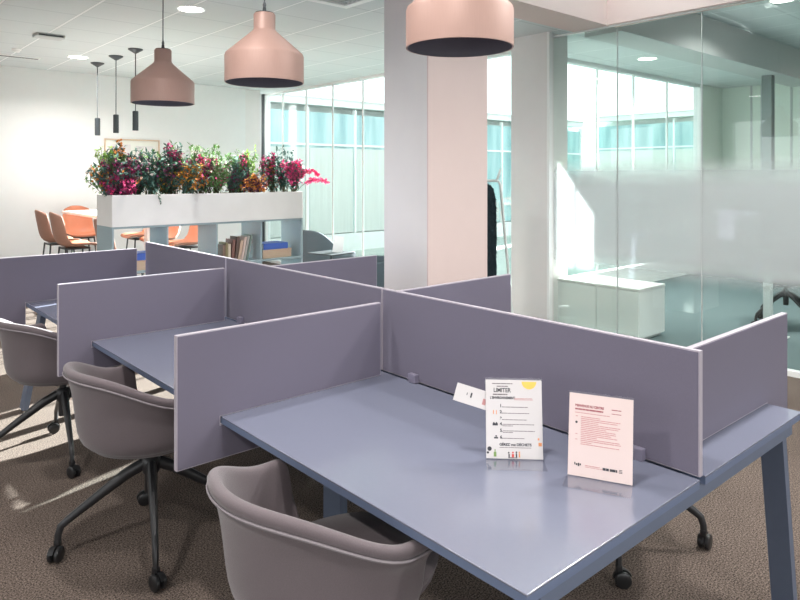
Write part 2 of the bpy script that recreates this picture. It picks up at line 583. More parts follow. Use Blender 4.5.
# the glass partition with its milky band
bm = bmesh.new()
box(bm, (PX - .03, -5, 0), (PX + .03, 3.35, .045))
box(bm, (PX - .012, -5, 3.045), (PX + .012, 3.35, 3.06))
w3 = struct('window_3', bm, M['white'], label='glass partition with a frosted band, running under the pink fascia', cat='glass partition')
def part_y(x):
    lat = (x - 400) / FPX
    d = (PX - CAMX) / (math.cos(YAW) * lat + math.sin(YAW))
    return P(x, d)[1]
ps = [3.35, part_y(617.5), part_y(702), part_y(702) - 1.13, -1.2, -2.4, -3.6, -5.0]
for y1, y0 in zip(ps, ps[1:]):
    struct('pane', bx((PX - .006, y0 + .003, .045), (PX + .006, y1 - .003, 3.03)), M['partition'], w3)
    struct('joint', bx((PX - .008, y0 - .003, .045), (PX + .008, y0 + .003, 3.03)), M['greybeam'], w3)

# ------------------------------------------------------------------ outside
o = struct('ground', bx((4.55, 4.3, -.2), (26, 24, -.05)), M['ground'], label='gravel courtyard outside the windows', cat='ground')


def facade(name, label, L, mtx, h, seed):
    t = thing(name, label, 'building')
    t.matrix_world = mtx
    rnd = random.Random(seed)
    link('wall', bx((0, .3, -.2), (L, 4, h - .1)), M['kerb'], t)
    n = int(L / 1.2)
    for k in range(n):
        x0, x1 = k * L / n, (k + 1) * L / n
        g = link('glass_panel', bx((x0 + .02, .0, .35), (x1 - .02, .06 + .02 * rnd.random(), h - .3)), M['facade'], t)
    for k in (0, 1, 2):
        link('blind', bx((k * L / n + .05, -.02, .35), ((k + 1) * L / n - .05, 0, h - 1.05), .004), M['curtain'], t)
    bm = bmesh.new()
    for k in range(n + 1):
        box(bm, (k * L / n - .02, -.05, -.05), (k * L / n + .02, .06, h - .2))
    link('mullions', bm, M['white'], t)
    link('transom', bx((0, -.04, h - 1.0), (L, .02, h - .96)), M['white'], t)
    link('roof_edge', bx((0, -.10, h - .16), (L, 4, h - .03)), M['kerb'], t)
    link('flashing', bx((0, -.13, h - .03), (L, 4, h)), M['greybeam'], t)
    link('plinth', bx((0, -.06, -.2), (L, .3, .33)), M['kerb'], t)
    return t


facade('glazed_building', 'teal glazed single storey wing seen through the tall courtyard window', 11.2, T(4.62, 10.85, 0, 0), 3.22, 3)
facade('glazed_building', 'teal glazed wing seen through the meeting room window, across the courtyard', 6.2, T(16.2, 10.55, 0, -PI / 2), 3.37, 5)

# ------------------------------------------------------------------ desk bench
P1 = 1.44
L = P1 * 3
DW = .80
DZ = .74
bench = thing('desk_bench', 'long blue-grey six-place desk bench split by mauve screens', 'desk', (0, 0, 0))
for s in (-1, 1):
    for k in range(3):
        y0, y1 = k * P1 + .0015, (k + 1) * P1 - .0015
        bm = bmesh.new()
        x0, x1 = (-DW, -.018) if s < 0 else (.018, DW)
        box(bm, (x0, y0, DZ - .006), (x1, y1, DZ), .0015)
        d = link('desktop', bm, M['desk'], bench)
        link('edge_band', bx((x0 + .0005, y0 + .0005, DZ - .026), (x1 - .0005, y1 - .0005, DZ - .006)), M['desk_edge'], d)
for s in (-1, 1):
    link('frame_beam', bx((s * .30 - .02, .04, DZ - .068), (s * .66 + .02, L - .04, DZ - .027), .002), M['frame'], bench)
    pass
for y in (.035, P1, 2 * P1, L - .035):
    a = .74 if y in (.035, L - .035) else .60
    link('cross_beam', bx((-a, y - .022, DZ - .070), (a, y + .022, DZ - .0265), .002), M['frame'], bench)
    for s in (-1, 1):
        bm = bmesh.new()
        top = .683 if a > .7 else .24
        bot = .80 if a > .7 else .24
        ya, yb = (y - .015, y + .062) if y < .1 else ((y - .078, y + .015) if y > L - .1 else (y - .06, y + .06))
        prism(bm, [(s * (top - .018), DZ - .068), (s * (top + .018), DZ - .068), (s * (bot + .018), .012), (s * (bot - .018), .012)], 1, ya, yb)
        lg = link('leg', bm, M['frame'], bench)
        link('foot_pad', bx((s * bot - .016, (ya + yb) / 2 - .02, 0), (s * bot + .016, (ya + yb) / 2 + .02, .012)), M['black'], lg)
for s in (-1, 1):
    for k in range(3):
        bm = bmesh.new()
        y0, y1 = k * P1 + .12, (k + 1) * P1 - .12
        x0, x1 = sorted((s * .20, s * .42))
        box(bm, (x0, y0, .56), (x1, y1, .568)); box(bm, (x0, y0, .56), (x0 + .006, y1, .66)); box(bm, (x1 - .006, y0, .56), (x1, y1, .66))
        for yy in (y0 + .05, y1 - .05):
            box(bm, (x0, yy - .01, .56), (x0 + .006, yy + .01, .715)); box(bm, (x1 - .006, yy - .01, .56), (x1, yy + .01, .715))
        link('cable_tray', bm, M['tray'], bench)
# underside privacy skirt under the middle line
# ------------------------------------------------------------------ screens
def screen(name, label, group, poly, axis, c, half, clamps=()):
    """felt panel: outline poly (u along the panel, z) extruded +-half about c on axis; pale trim round its rim"""
    us = [u for u, z in poly]; zs = [z for u, z in poly]
    u0, z0 = (min(us) + max(us)) / 2, min(zs)
    loc = (c, u0, z0) if axis == 0 else (u0, c, z0)
    t = thing(name, label, 'desk screen', loc, 0, group)
    q = [(u - u0, z - z0) for u, z in poly]
    area = sum(q[i][0] * q[(i + 1) % len(q)][1] - q[(i + 1) % len(q)][0] * q[i][1] for i in range(len(q)))
    if area < 0: q.reverse()
    e = .004
    n = len(q)
    inner = []
    for i in range(n):                       # inset the (axis-aligned) outline by e
        p0, p1, p2 = Vector(q[i - 1]), Vector(q[i]), Vector(q[(i + 1) % n])
        d1, d2 = (p1 - p0).normalized(), (p2 - p1).normalized()
        n1, n2 = Vector((-d1.y, d1.x)), Vector((-d2.y, d2.x))
        inner.append(tuple(p1 + (n1 + n2) * e))
    bm = bmesh.new(); prism(bm, inner, axis, -half, half)
    link('felt_panel', bm, M['screen'], t)
    bm = bmesh.new()
    for i in range(n):
        j = (i + 1) % n
        prism(bm, [q[i], q[j], inner[j], inner[i]], axis, -half + .002, half - .002)
    bmesh.ops.remove_doubles(bm, verts=bm.verts, dist=.0001)
    link('edge_trim', bm, M['screen_edge'], t)
    for lo, hi in clamps:
        link('clamp', bx([lo[k] - loc[k] for k in range(3)], [hi[k] - loc[k] for k in range(3)], .002), M['clamp'], t)
    return t


g1 = 'spine screens along the middle of the bench'
sp = []
labs = ['mauve spine screen nearest the camera, behind the two paper signs',
        'mauve spine screen in the middle of the bench',
        'mauve spine screen farthest along the bench, near the white planter']
J = [0, 1.405, 2.875, 4.165]
for k in range(3):
    y0, y1 = J[k] + .002, J[k + 1] - .002
    cl = []
    for yy in ((.19, 1.19) if k == 0 else (y0 + .2, y1 - .2)):
        for sx in (-1, 1):
            xa, xb = sorted((sx * .0112, sx * .034))
            cl.append(((xa, yy - .022, DZ + .0005), (xb, yy + .022, DZ + .036)))
    screen('spine_screen', labs[k], g1, [(y0 + .004, DZ + .002), (y1, DZ + .002), (y1, 1.10), (y0 + .004, 1.10)], 0, 0, .011, cl)
g2 = 'side screens between the desk places'
labs = ['mauve side screen beside the nearest grey tub chair, front of the left row',
        'mauve side screen in the middle of the left row, between the two farther tub chairs',
        'mauve side screen at the far end of the left row, cut by the photo edge']
ZL, ZT = .59, 1.052
for k, y in enumerate((1.365, 2.80, 4.20)):
    lip = [(-.965, ZL), (-.52, ZL), (-.52, .7125), (-.804, .7125)] if k < 2 else [(-.965, ZL), (-.804, ZL)]
    screen('side_screen', labs[k], g2, lip + [(-.804, DZ + .001), (-.062, DZ + .001), (-.062, ZT), (-.965, ZT)], 1, y, .012)
labs = ['mauve side screen on the right row at the near end of the bench',
        'mauve side screen on the right row, in front of the wide column',
        'mauve side screen on the right row, left of the wide column']
for k, y in enumerate((.13, 1.525, 2.69)):
    screen('side_screen', labs[k], g2, [(.062, DZ + .001), (.804, DZ + .001), (.804, ZL), (1.01, ZL), (1.01, ZT), (.062, ZT)], 1, y, .012)
# slots so that the side screens straddle the table top: they stand 1 mm into a cut in the top (hidden)


# ------------------------------------------------------------------ tub chairs
def sweep_u(bm, prof_fn, R0, f, n=44, ends=True):
    """sweep a closed (r,z) section round a U: arms forward (+y) by f, half circle behind"""
    path = []
    for k in range(5):
        path.append(('a', 1, f * (1 - k / 5)))
    for k in range(n + 1):
        path.append(('c', -PI * k / n, 0))
    for k in range(1, 6):
        path.append(('a', -1, f * k / 5))
    rings = []
    N = len(path)
    for i, (kind, q, t) in enumerate(path):
        yy = t if kind == 'a' else R0 * math.sin(q)
        sec = prof_fn(yy)
        sh = 0
        if ends and i in (0, N - 1):
            cr = sum(r for r, z in sec) / len(sec); zt = max(z for r, z in sec)
            sec = [(cr + (r - cr) * .72, z - (.012 if z > zt - .05 else 0)) for r, z in sec]
            sh = .014
        ring = []
        for r, z in sec:
            if kind == 'a':
                ring.append(bm.verts.new((q * r, t + sh, z)))
            else:
                ring.append(bm.verts.new((r * math.cos(q), r * math.sin(q), z)))
        rings.append(ring)
    for A, B in zip(rings, rings[1:]):
        m = len(A)
        for k in range(m):
            bm.faces.new((A[k], A[(k + 1) % m], B[(k + 1) % m], B[k]))
    bm.faces.new(rings[0]); bm.faces.new(rings[-1])


def sstep(x):
    x = max(0, min(1, x))
    return x * x * (3 - 2 * x)


def make_tub(label, fab, pip, group=None):
    t = thing('tub_chair', label, 'chair', group=group)
    SO = -.012
    def rim(y):
        return .701 + .114 * sstep((0 - y) / .31)
    def prof(y):
        z = rim(y)
        h = z - .485
        return [(.185, .458), (.235, .465), (.266, .488), (.282, .525), (.291, .485 + .40 * h), (.301, .485 + .66 * h),
                (.314, z - .060), (.328, z - .034), (.3345, z - .018), (.331, z - .005), (.320, z + .001), (.306, z - .001),
                (.297, z - .010), (.290, z - .035), (.280, z - .09), (.270, .465 + .45 * h), (.25, .51), (.18, .50)]
    bm = bmesh.new()
    sweep_u(bm, prof, .30, .062)
    bmesh.ops.translate(bm, vec=(0, SO, 0), verts=bm.verts)
    sh = link('shell', bm, fab, t, True)
    for e_ in sh.data.edges:
        e_.use_edge_sharp = False
    sm_ = sh.modifiers.new('round', 'SUBSURF'); sm_.levels = 1; sm_.render_levels = 1
    bm = bmesh.new()
    pts = []
    for k in range(41):
        q = -PI * k / 40
        pts.append((.3315 * math.cos(q), .3315 * math.sin(q) + SO, rim(.30 * math.sin(q)) - .034))
    pts = [(.3315, .062 + SO, rim(.062) - .034), (.3315, .03 + SO, rim(.03) - .034)] + pts + [(-.3315, .03 + SO, rim(.03) - .034), (-.3315, .062 + SO, rim(.062) - .034)]
    tube(bm, pts, .0042, 6)
    link('piping', bm, pip, t, True)
    # seat pan and cushion (rounded, reaching forward)
    def outline(r, fwd, n=40):
        o = []
        for k in range(n):
            q = 2 * PI * k / n
            x, y = r * math.cos(q), r * math.sin(q)
            if y > 0:
                y *= fwd / r
                x = r * math.copysign(abs(math.cos(q)) ** .75, math.cos(q))
            o.append((x, y))
        return o
    def slab(levels):
        bm = bmesh.new()
        rings = [[bm.verts.new((x, y + SO, z)) for x, y in outline(r, fw)] for r, fw, z in levels]
        for A, B in zip(rings, rings[1:]):
            for k in range(len(A)):
                bm.faces.new((A[k], A[(k + 1) % len(A)], B[(k + 1) % len(A)], B[k]))
        bm.faces.new(rings[0]); bm.faces.new(rings[-1])
        return bm
    link('seat_base', slab([(.12, .12, .440), (.18, .22, .444), (.225, .30, .456), (.238, .32, .472), (.235, .315, .482)]), fab, t, True)
    link('seat_cushion', slab([(.228, .31, .481), (.242, .33, .490), (.245, .333, .504), (.232, .32, .515), (.15, .2, .52)]), fab, t, True)
    link('seat_plate', bx((-.09, -.09, .420), (.09, .09, .443), .006), M['black'], t)
    bm = bmesh.new()
    lathe(bm, [(0, .22), (.026, .22), (.028, .32), (.028, .375), (.020, .38), (.020, .425), (0, .425)], 20)
    link('gas_column', bm, M['black'], t, True)
    bm = bmesh.new()
    lathe(bm, [(0, .30), (.034, .305), (.042, .33), (.040, .362), (.030, .375), (0, .375)], 20)
    link('hub', bm, M['black'], t, True)
    for k in range(4):
        q = R(67.6) + k * PI / 2
        mt = Matrix.Rotation(q, 4, 'Z')
        bm = bmesh.new()
        tube(bm, [(.03, 0, .345), (.10, 0, .312), (.22, 0, .232), (.325, 0, .160), (.352, 0, .138), (.362, 0, .105), (.364, 0, .078)],
             [.021, .020, .016, .013, .0125, .0115, .011], 10, mt, flat=1.25)
        lg = link('leg', bm, M['black'], t, True)
        bm = bmesh.new()
        sw = q + (k * 1.7 % 2.3)
        cm = Matrix.Translation((.364 * math.cos(q), .364 * math.sin(q), 0)) @ Matrix.Rotation(sw, 4, 'Z')
        for s in (-1, 1):
            lathe(bm, [(0, -.009), (.024, -.010), (.031, -.006), (.032, 0), (.031, .006), (.024, .010), (0, .009)], 20,
                  cm @ Matrix.Translation((.014, s * .015, .032)) @ Matrix.Rotation(R(90), 4, 'X'))
        # hood over the wheels
        poly = [(.014 + .037 * math.cos(R(a)), .032 + .037 * math.sin(R(a))) for a in range(20, 181, 20)]
        poly += [(.014 + .020 * math.cos(R(a)), .032 + .020 * math.sin(R(a))) for a in range(180, 19, -20)]
        prism(bm, poly, 1, -.006, .006, cm)
        box(bm, (-.012, -.012, .052), (.012, .012, .085), .003, cm)
        link('caster', bm, M['rubber'], lg, True)
    return t


c1 = make_tub('taupe tub chair nearest the camera, pushed up to the front desk place', M['chair'], M['piping'], 'tub chairs at the desk bench')
ROWY = .655
c1.location = (-.80, .672, 0); c1.rotation_euler = (0, 0, -R(90) + R(4))
c2 = copy_tree(c1); c2.location = (-.78, 2.06, 0); c2.rotation_euler = (0, 0, -R(90) + R(4))
c2['label'] = 'taupe tub chair in the middle of the left row, black swivel base in full view'
c3 = copy_tree(c1); c3.location = (-.80, 3.32, 0); c3.rotation_euler = (0, 0, -R(76))
c3['label'] = 'taupe tub chair at the left photo edge, standing in the patch of sun'
c4 = copy_tree(c1); c4.location = (.765, .735, 0); c4.rotation_euler = (0, 0, R(90))
for ch in c4.children:
    if ch.name.startswith('leg'):
        ch.rotation_euler = (0, 0, -R(34.2))
c4['label'] = 'tub chair beyond the bench, only casters showing under the near desk end'
c7 = copy_tree(c1); c7.location = (.80, 2.20, 0); c7.rotation_euler = (0, 0, R(90))
c7['label'] = 'tub chair on the far side of the bench, standing before the wide column'
c8 = copy_tree(c1); c8.location = (.82, 3.60, 0); c8.rotation_euler = (0, 0, R(97))
c8['label'] = 'tub chair on the far side of the bench, left of the wide column'
c5 = copy_tree(c1); c5.location = (5.88, 1.76, 0); c5.rotation_euler = (0, 0, R(82))
c5['label'] = 'dark swivel tub chair behind the frosted glass at the right photo edge'
del c5['group']
# slim white upright behind the glass
t = thing('upright_post', 'slim white upright post standing behind the frosted glass, right of the bench end', 'post', P(768, 6.6) + (0,))
link('pole', bx((-.035, -.035, .012), (.035, .035, .98), .006), M['white'], t)
link('foot', bx((-.15, -.15, 0), (.15, .15, .012), .004), M['white'], t)
link('cap', bx((-.037, -.037, .98), (.037, .037, .992), .003), M['greybeam'], t)

# ------------------------------------------------------------------ paper signs
def text_bm(bm, s, size, x, z, y=-.0006, align='LEFT', sx=1.0, bold=.00045):
    cu = bpy.data.curves.new('t', 'FONT')
    cu.body = s
    cu.size = size
    cu.offset = bold
    cu.align_x = align
    cu.space_character = 1.0
    ob = bpy.data.objects.new('t', cu)
    C.objects.link(ob)
    bpy.context.view_layer.update()
    me = bpy.data.meshes.new_from_object(ob.evaluated_get(bpy.context.evaluated_depsgraph_get()))
    t = bmesh.new()
    t.from_mesh(me)
    bpy.data.objects.remove(ob); bpy.data.curves.remove(cu); bpy.data.meshes.remove(me)
    mt = Matrix.Translation((x, y, z)) @ Matrix.Rotation(R(90), 4, 'X') @ Matrix.Diagonal((sx, 1, 1, 1))
    merge(bm, t, mt)


def bars(bm, x, z, w, h, rnd, y=-.0006):
    """one line of print too small to read: a row of word-length strokes"""
    e = x + w
    while x < e - .002:
        l = min(rnd.uniform(.006, .018), e - x)
        box(bm, (x, y, z), (x + l, y + .0004, z + h))
        x += l + .0009


def disc(bm, cx, cz, r, a0, a1, y=-.0006, n=20, inner=0):
    t = bmesh.new()
    pts = [(cx + r * math.cos(R(a0 + (a1 - a0) * k / n)), cz + r * math.sin(R(a0 + (a1 - a0) * k / n))) for k in range(n + 1)]
    if abs(a1 - a0) < 360:
        pts.append((cx, cz))
    else:
        pts = pts[:-1]
    t.faces.new([t.verts.new((u, y, v)) for u, v in pts])
    merge(bm, t)


def sign_holder(name, label, pl, pr, w, h, paper, lean):
    t = thing(name, label, 'sign', ((pl[0] + pr[0]) / 2, (pl[1] + pr[1]) / 2, DZ + .0008), math.atan2(pr[1] - pl[1], pr[0] - pl[0]))
    lm = Matrix.Rotation(-lean, 4, 'X')          # top leans back (+y)
    bm = bmesh.new()
    box(bm, (-w / 2 - .002, .0012, .0022), (w / 2 + .002, .0032, h + .006), 0, lm)
    box(bm, (-w / 2 - .002, -.075, 0), (w / 2 + .002, .003, .002))
    link('clear_stand', bm, M['acrylic'], t)
    p = link('paper', bx((-w / 2, -.0003, .003), (w / 2, .0008, h), 0, lm), paper, t)
    return t, p, lm


def ink(bm, m, parent, lm, name='printing'):
    bmesh.ops.transform(bm, matrix=lm, verts=bm.verts)
    return link(name, bm, m, parent)


rnd = random.Random(11)
W1, H1 = .170, .233
t, p, lm = sign_holder('sign_stand', 'white paper sign with numbered lines and a yellow sun, left of the two stands', U(486, 459.5, DZ), U(543.5, 461, DZ), W1, H1, M['paper'], R(9))
x0 = -W1 / 2
SIGN = (t, lm)
bm = bmesh.new()
text_bm(bm, 'LIMITER', .0175, x0 + .050, .1965, align='CENTER', sx=.86, bold=.0004)
text_bm(bm, 'L’ENVIRONNEMENT', .0100, x0 + .051, .1765, align='CENTER', sx=.84)
ink(bm, M['ink'], p, lm, 'title_text')
bm = bmesh.new()
for k, z in enumerate((.1525, .1345, .1155, .0995, .0805, .0610)):
    text_bm(bm, '%d.' % (k + 1), .0125, x0 + .042, z)
ink(bm, M['ink'], p, lm, 'list_numbers')
bm = bmesh.new()
text_bm(bm, 'GÉREZ vos DÉCHETS', .0105, x0 + .088, .0405, align='CENTER')
ink(bm, M['ink'], p, lm, 'footer_text')
bm = bmesh.new()
bars(bm, x0 + .020, .2205, .062, .0024, rnd); bars(bm, x0 + .034, .2125, .034, .0026, rnd); bars(bm, x0 + .022, .188, .044, .0034, rnd)
ink(bm, M['greyink'], p, lm, 'title_print')
bm = bmesh.new()
for z, wd in ((.1520, .076), (.134, .080), (.115, .072), (.1015, .094), (.097, .030), (.0825, .096), (.078, .030), (.061, .064)):
    bars(bm, x0 + .051, z, wd, .0018, rnd)
ink(bm, M['greyink'], p, lm, 'list_print')
bm = bmesh.new()
bars(bm, x0 + .040, .0345, .095, .0015, rnd)
ink(bm, M['greyink'], p, lm, 'footer_print')
bm = bmesh.new()
disc(bm, x0 + .132, H1 - .0045, .0225, 180, 360)
ink(bm, M['sunyellow'], p, lm, 'sun_drawing')
bm = bmesh.new()
bars(bm, x0 + .087, .1775, .056, .0016, rnd); bars(bm, x0 + .087, .174, .056, .0016, rnd)
ink(bm, M['paleredink'], p, lm, 'red_note')
# small drawings down the margin and along the foot
bm = bmesh.new()
box(bm, (x0 + .020, -.0006, .0985), (x0 + .036, -.0003, .1045)); disc(bm, x0 + .024, .1055, .0028, 0, 360); disc(bm, x0 + .032, .1055, .0028, 0, 360)
box(bm, (x0 + .024, -.0006, .0605), (x0 + .036, -.0003, .0650)); box(bm, (x0 + .028, -.0006, .066), (x0 + .033, -.0003, .070))
disc(bm, x0 + .010, .031, .0065, 0, 360); disc(bm, x0 + .005, .020, .0035, 0, 360)
box(bm, (x0 + .066, -.0006, .005), (x0 + .093, -.0003, .0070)); box(bm, (x0 + .0665, -.0006, .0075), (x0 + .0705, -.0003, .017)); disc(bm, x0 + .0675, .0205, .0025, 0, 360)
box(bm, (x0 + .0885, -.0006, .0075), (x0 + .0925, -.0003, .019)); disc(bm, x0 + .0905, .0222, .0025, 0, 360)
ink(bm, M['ink'], p, lm, 'dark_drawing')
bm = bmesh.new()
box(bm, (x0 + .0765, -.0006, .0075), (x0 + .0835, -.0003, .017)); disc(bm, x0 + .080, .0212, .0028, 0, 360)
ink(bm, M['red'], p, lm, 'red_drawing')
bm = bmesh.new()
box(bm, (x0 + .0225, -.0006, .0085), (x0 + .0305, -.0003, .022)); box(bm, (x0 + .025, -.0006, .022), (x0 + .028, -.0003, .030))
ink(bm, M['green'], p, lm, 'bottle_drawing')
bm = bmesh.new()
box(bm, (x0 + .022, -.0006, .132), (x0 + .0245, -.0003, .143)); box(bm, (x0 + .0305, -.0006, .131), (x0 + .033, -.0003, .143))
box(bm, (x0 + .157, -.0006, .041), (x0 + .167, -.0003, .051)); box(bm, (x0 + .155, -.0006, .058), (x0 + .160, -.0003, .064))
box(bm, (x0 + .0975, -.0006, .0075), (x0 + .1015, -.0003, .019)); disc(bm, x0 + .0995, .0222, .0024, 0, 360)
ink(bm, M['orangeink'], p, lm, 'orange_drawing')

W2, H2 = .176, .230
t, p, lm = sign_holder('sign_stand', 'pale pink paper sign with red print, right of the two stands', U(567.5, 475.5, DZ), U(632.5, 487, DZ), W2, H2, M['pinkpaper'], R(9))
x0 = -W2 / 2
bm = bmesh.new()
text_bm(bm, 'BIENVENUE AU CENTRE', .0092, x0 + .017, .1935, sx=.80)
bars(bm, x0 + .017, .1845, .078, .0044, rnd)
ink(bm, M['redink'], p, lm, 'title_text')
bm = bmesh.new()
bars(bm, x0 + .118, .1945, .028, .0024, rnd); bars(bm, x0 + .118, .184, .026, .0018, rnd)
ink(bm, M['redink'], p, lm, 'corner_note')
bm = bmesh.new()
bars(bm, x0 + .017, .176, .096, .0018, rnd)
z = .1655
for wd in (.055, .108, .100, .048, .108, .103, .070, .098, .096, .085, .100, .045, .108, .110, .032, .108):
    bars(bm, x0 + .034, z, wd, .0021, rnd)
    z -= .0050
for zz in (.166, .117, .102):
    bars(bm, x0 + .019, zz, .006, .002, rnd)
ink(bm, M['paleredink'], p, lm, 'body_print')
bm = bmesh.new()
bars(bm, x0 + .048, .034, .040, .0018, rnd); bars(bm, x0 + .048, .030, .048, .0014, rnd)
ink(bm, M['paleredink'], p, lm, 'footer_print')
bm = bmesh.new()
disc(bm, x0 + .0215, .1500, .0034, 0, 360)
ink(bm, M['ink'], p, lm, 'bullet_mark')
bm = bmesh.new()
for xa, za, wa, ha in ((.018, .033, .003, .007), (.0225, .032, .004, .005), (.0278, .030, .004, .009), (.033, .033, .0035, .005)):
    box(bm, (x0 + xa, -.0006, za), (x0 + xa + wa, -.0003, za + ha))
ink(bm, M['ink'], p, lm, 'left_logo')
bm = bmesh.new()
bars(bm, x0 + .096, .0295, .017, .0068, rnd); bars(bm, x0 + .1155, .0295, .020, .0068, rnd)
for q in range(3):
    box(bm, (x0 + .140, -.0006, .029 + q * .0036), (x0 + .149, -.0003, .0306 + q * .0036))
ink(bm, M['ink'], p, lm, 'right_logo')

# small card tucked behind the left sign
t = thing('leaflet_card', 'small cream card tilted sideways behind the left paper sign', 'card', SIGN[0].location, SIGN[0].rotation_euler[2])
cm = SIGN[1] @ Matrix.Translation((-.125, .0036, .181)) @ Matrix.Rotation(R(16), 4, 'Y')
pc = link('card', bx((-.055, 0, -.027), (.085, .0012, .027), 0, cm), M['paper'], t)
bm = bmesh.new()
box(bm, (-.007, -.0006, -.005), (-.0025, -.0001, .010), 0, cm); box(bm, (-.019, -.0006, -.001), (-.0170, -.0001, .007), 0, cm)
link('printing', bm, M['ink'], pc)
bm = bmesh.new()
box(bm, (.033, -.0006, -.014), (.044, -.0001, .004), 0, cm)
link('picture_print', bm, M['paleredink'], pc)

# ------------------------------------------------------------------ pendant lamps
def pendant(label, x, y, zb, ceil):
    t = thing('pendant_lamp', label, 'lamp', (x, y, zb), 0, 'blush pendant lamps above the bench')
    prof_o = [(.222, 0), (.222, .150), (.217, .164), (.070, .292), (.061, .306), (.061, .388), (.056, .395), (0, .395)]
    prof_i = [(0, .386), (.052, .386), (.054, .298), (.210, .160), (.215, .147), (.215, 0)]
    bm = bmesh.new()
    lathe(bm, prof_o, 64)
    lathe(bm, [(.222, 0), (.2155, -.0005)], 64)
    link('lamp_shade', bm, M['lamp'], t, True)
    bm = bmesh.new()
    lathe(bm, prof_i, 64)
    link('shade_lining', bm, M['lamp_in'], t, True)
    bm = bmesh.new()
    lathe(bm, [(0, .392), (.052, .392), (.052, .400), (.012, .404), (.009, .43), (0, .43)], 32)
    link('cap', bm, M['charcoal'], t, True)
    bm = bmesh.new()
    lathe(bm, [(.0, .25), (.022, .25), (.024, .384), (0, .384)], 16)
    lathe(bm, [(0, .13), (.03, .145), (.042, .18), (.03, .22), (.02, .25), (0, .25)], 20)
    link('bulb', bm, M['white'], t, True)
    bm = bmesh.new()
    h = ceil - zb
    tube(bm, [(0, 0, .42), (0, 0, h - .02)], .0042, 8)
    lathe(bm, [(0, .43), (.008, .43), (.010, .445), (.006, .46), (0, .46)], 12)
    link('cord', bm, M['cord'], t)
    bm = bmesh.new()
    lathe(bm, [(0, h - .035), (.05, h - .03), (.055, h), (0, h)], 24)
    link('ceiling_rose', bm, M['charcoal'], t, True)


a, b = P(163, 4.92); pendant('blush pendant lamp, farthest and leftmost of the three above the bench', a, b, 2.125, LOW)
a, b = P(264.5, 3.82); pendant('blush pendant lamp, middle one of the three above the bench', a, b, 2.125, HIGH)
a, b = P(459.5, 2.77); pendant('blush pendant lamp, nearest and rightmost of the three above the bench', a, b, 2.125, HIGH)

for k, (x, d) in enumerate(((97.5, 8.97), (116, 8.45), (135.5, 7.98))):
    a, b = P(x, d)
    wh = ['leftmost', 'middle', 'rightmost'][k]
    t = thing('tube_pendant', 'slim black cylinder pendant over the high table, %s of three' % wh, 'lamp', (a, b, 2.13), 0, 'slim black pendants over the high table')
    bm = bmesh.new(); lathe(bm, [(0, .004), (.024, .004), (.026, 0), (.034, 0), (.034, .225), (.028, .232), (0, .232)], 24)
    link('lamp_tube', bm, M['charcoal'], t, True)
    bm = bmesh.new(); tube(bm, [(0, 0, .23), (0, 0, LOW - 2.13 - .03)], .006, 6)
    link('cord', bm, M['cord'], t)
    h = LOW - 2.13
    bm = bmesh.new(); lathe(bm, [(0, h - .055), (.012, h - .055), (.085, h - .01), (.085, h), (0, h)], 24)
    link('ceiling_rose', bm, M['charcoal'], t, True)

# ------------------------------------------------------------------ ceiling fittings
def downlight(label, x, y, z, power, vis=True):
    t = thing('downlight', label, 'ceiling light', (x, y, z), 0, 'round recessed ceiling lights')
    bm = bmesh.new(); lathe(bm, [(.105, -.001), (.122, -.008), (.128, -.001)], 32)
    link('trim_ring', bm, M['white'], t, True)
    bm = bmesh.new(); lathe(bm, [(0, -.004), (.108, -.004), (.108, -.0005), (0, -.0005)], 32)
    link('lens', bm, M['light'], t)
    ld = bpy.data.lights.new('downlight_beam', 'AREA')
    ld.shape = 'DISK'; ld.size = .2; ld.energy = power; ld.color = (1, .965, .93); ld.spread = R(150)
    lo = bpy.data.objects.new('downlight_beam', ld); C.objects.link(lo)
    lo.parent = t; lo.location = (0, 0, -.012)


a, b = U(191, 9, LOW) if False else P(191, FPX * (LOW - CAMZ) / (HOR - 9)); downlight('round ceiling light above and left of the middle pendant lamp', a, b, LOW, 40)
a, b = P(78, FPX * (LOW - CAMZ) / (HOR - 57)); downlight('round ceiling light above the slim black pendants, near the back wall', a, b, LOW, 40)
a, b = P(782, FPX * (HIGH - CAMZ) / (HOR - 0)); downlight('round ceiling light behind the partition at the top right photo corner', a, b, HIGH, 30)
hid = [(-3.6, 4.2, LOW), (-3.4, 7.2, LOW), (-3.4, .6, HIGH), (-1.0, 1.95, HIGH), (-.9, .3, HIGH), (1.2, .3, HIGH), (-3.4, -2.4, HIGH), (-.4, -2.6, HIGH), (2.2, .2, HIGH), (2.4, -2.6, HIGH), (6.4, 1.2, HIGH), (6.2, 3.5, LOW)]  # unseen downlights added to brighten the room and the desks
for k, (x, y, z) in enumerate(hid):
    downlight('unseen round ceiling light added to brighten the room', x, y, z, 25 if x < -3 and y > 4 else 28 if z > LOW and abs(x) < 1.3 and y > 0 else 55)
# small vent deflector, detector, slot vent, cassette
x, y = P(49, FPX * (LOW - CAMZ) / (HOR - 35))
t = thing('ceiling_vent', 'small grey vent box on the ceiling left of the round lights', 'vent', (x, y, LOW), R(0))
link('cover', bx((-.14, -.09, -.035), (.14, .09, 0), .008), M['greybeam'], t)
link('slot', bx((-.12, -.094, -.028), (.12, -.088, -.012)), M['charcoal'], t)
x, y = P(10, FPX * (LOW - CAMZ) / (HOR - 55.5))
t = thing('slot_vent', 'dark slot vent in the ceiling at the left photo edge', 'vent', (x, y, LOW), 0)
link('slot_frame', bx((-.34, -.05, -.012), (.34, .05, 0), .003), M['white'], t)
link('slot', bx((-.32, -.03, -.014), (.32, .03, -.011)), M['charcoal'], t)
x, y = P(16.5, FPX * (LOW - CAMZ) / (HOR - 49))
t = thing('smoke_detector', 'small white round detector on the ceiling near the left photo edge', 'detector', (x, y, LOW), 0)
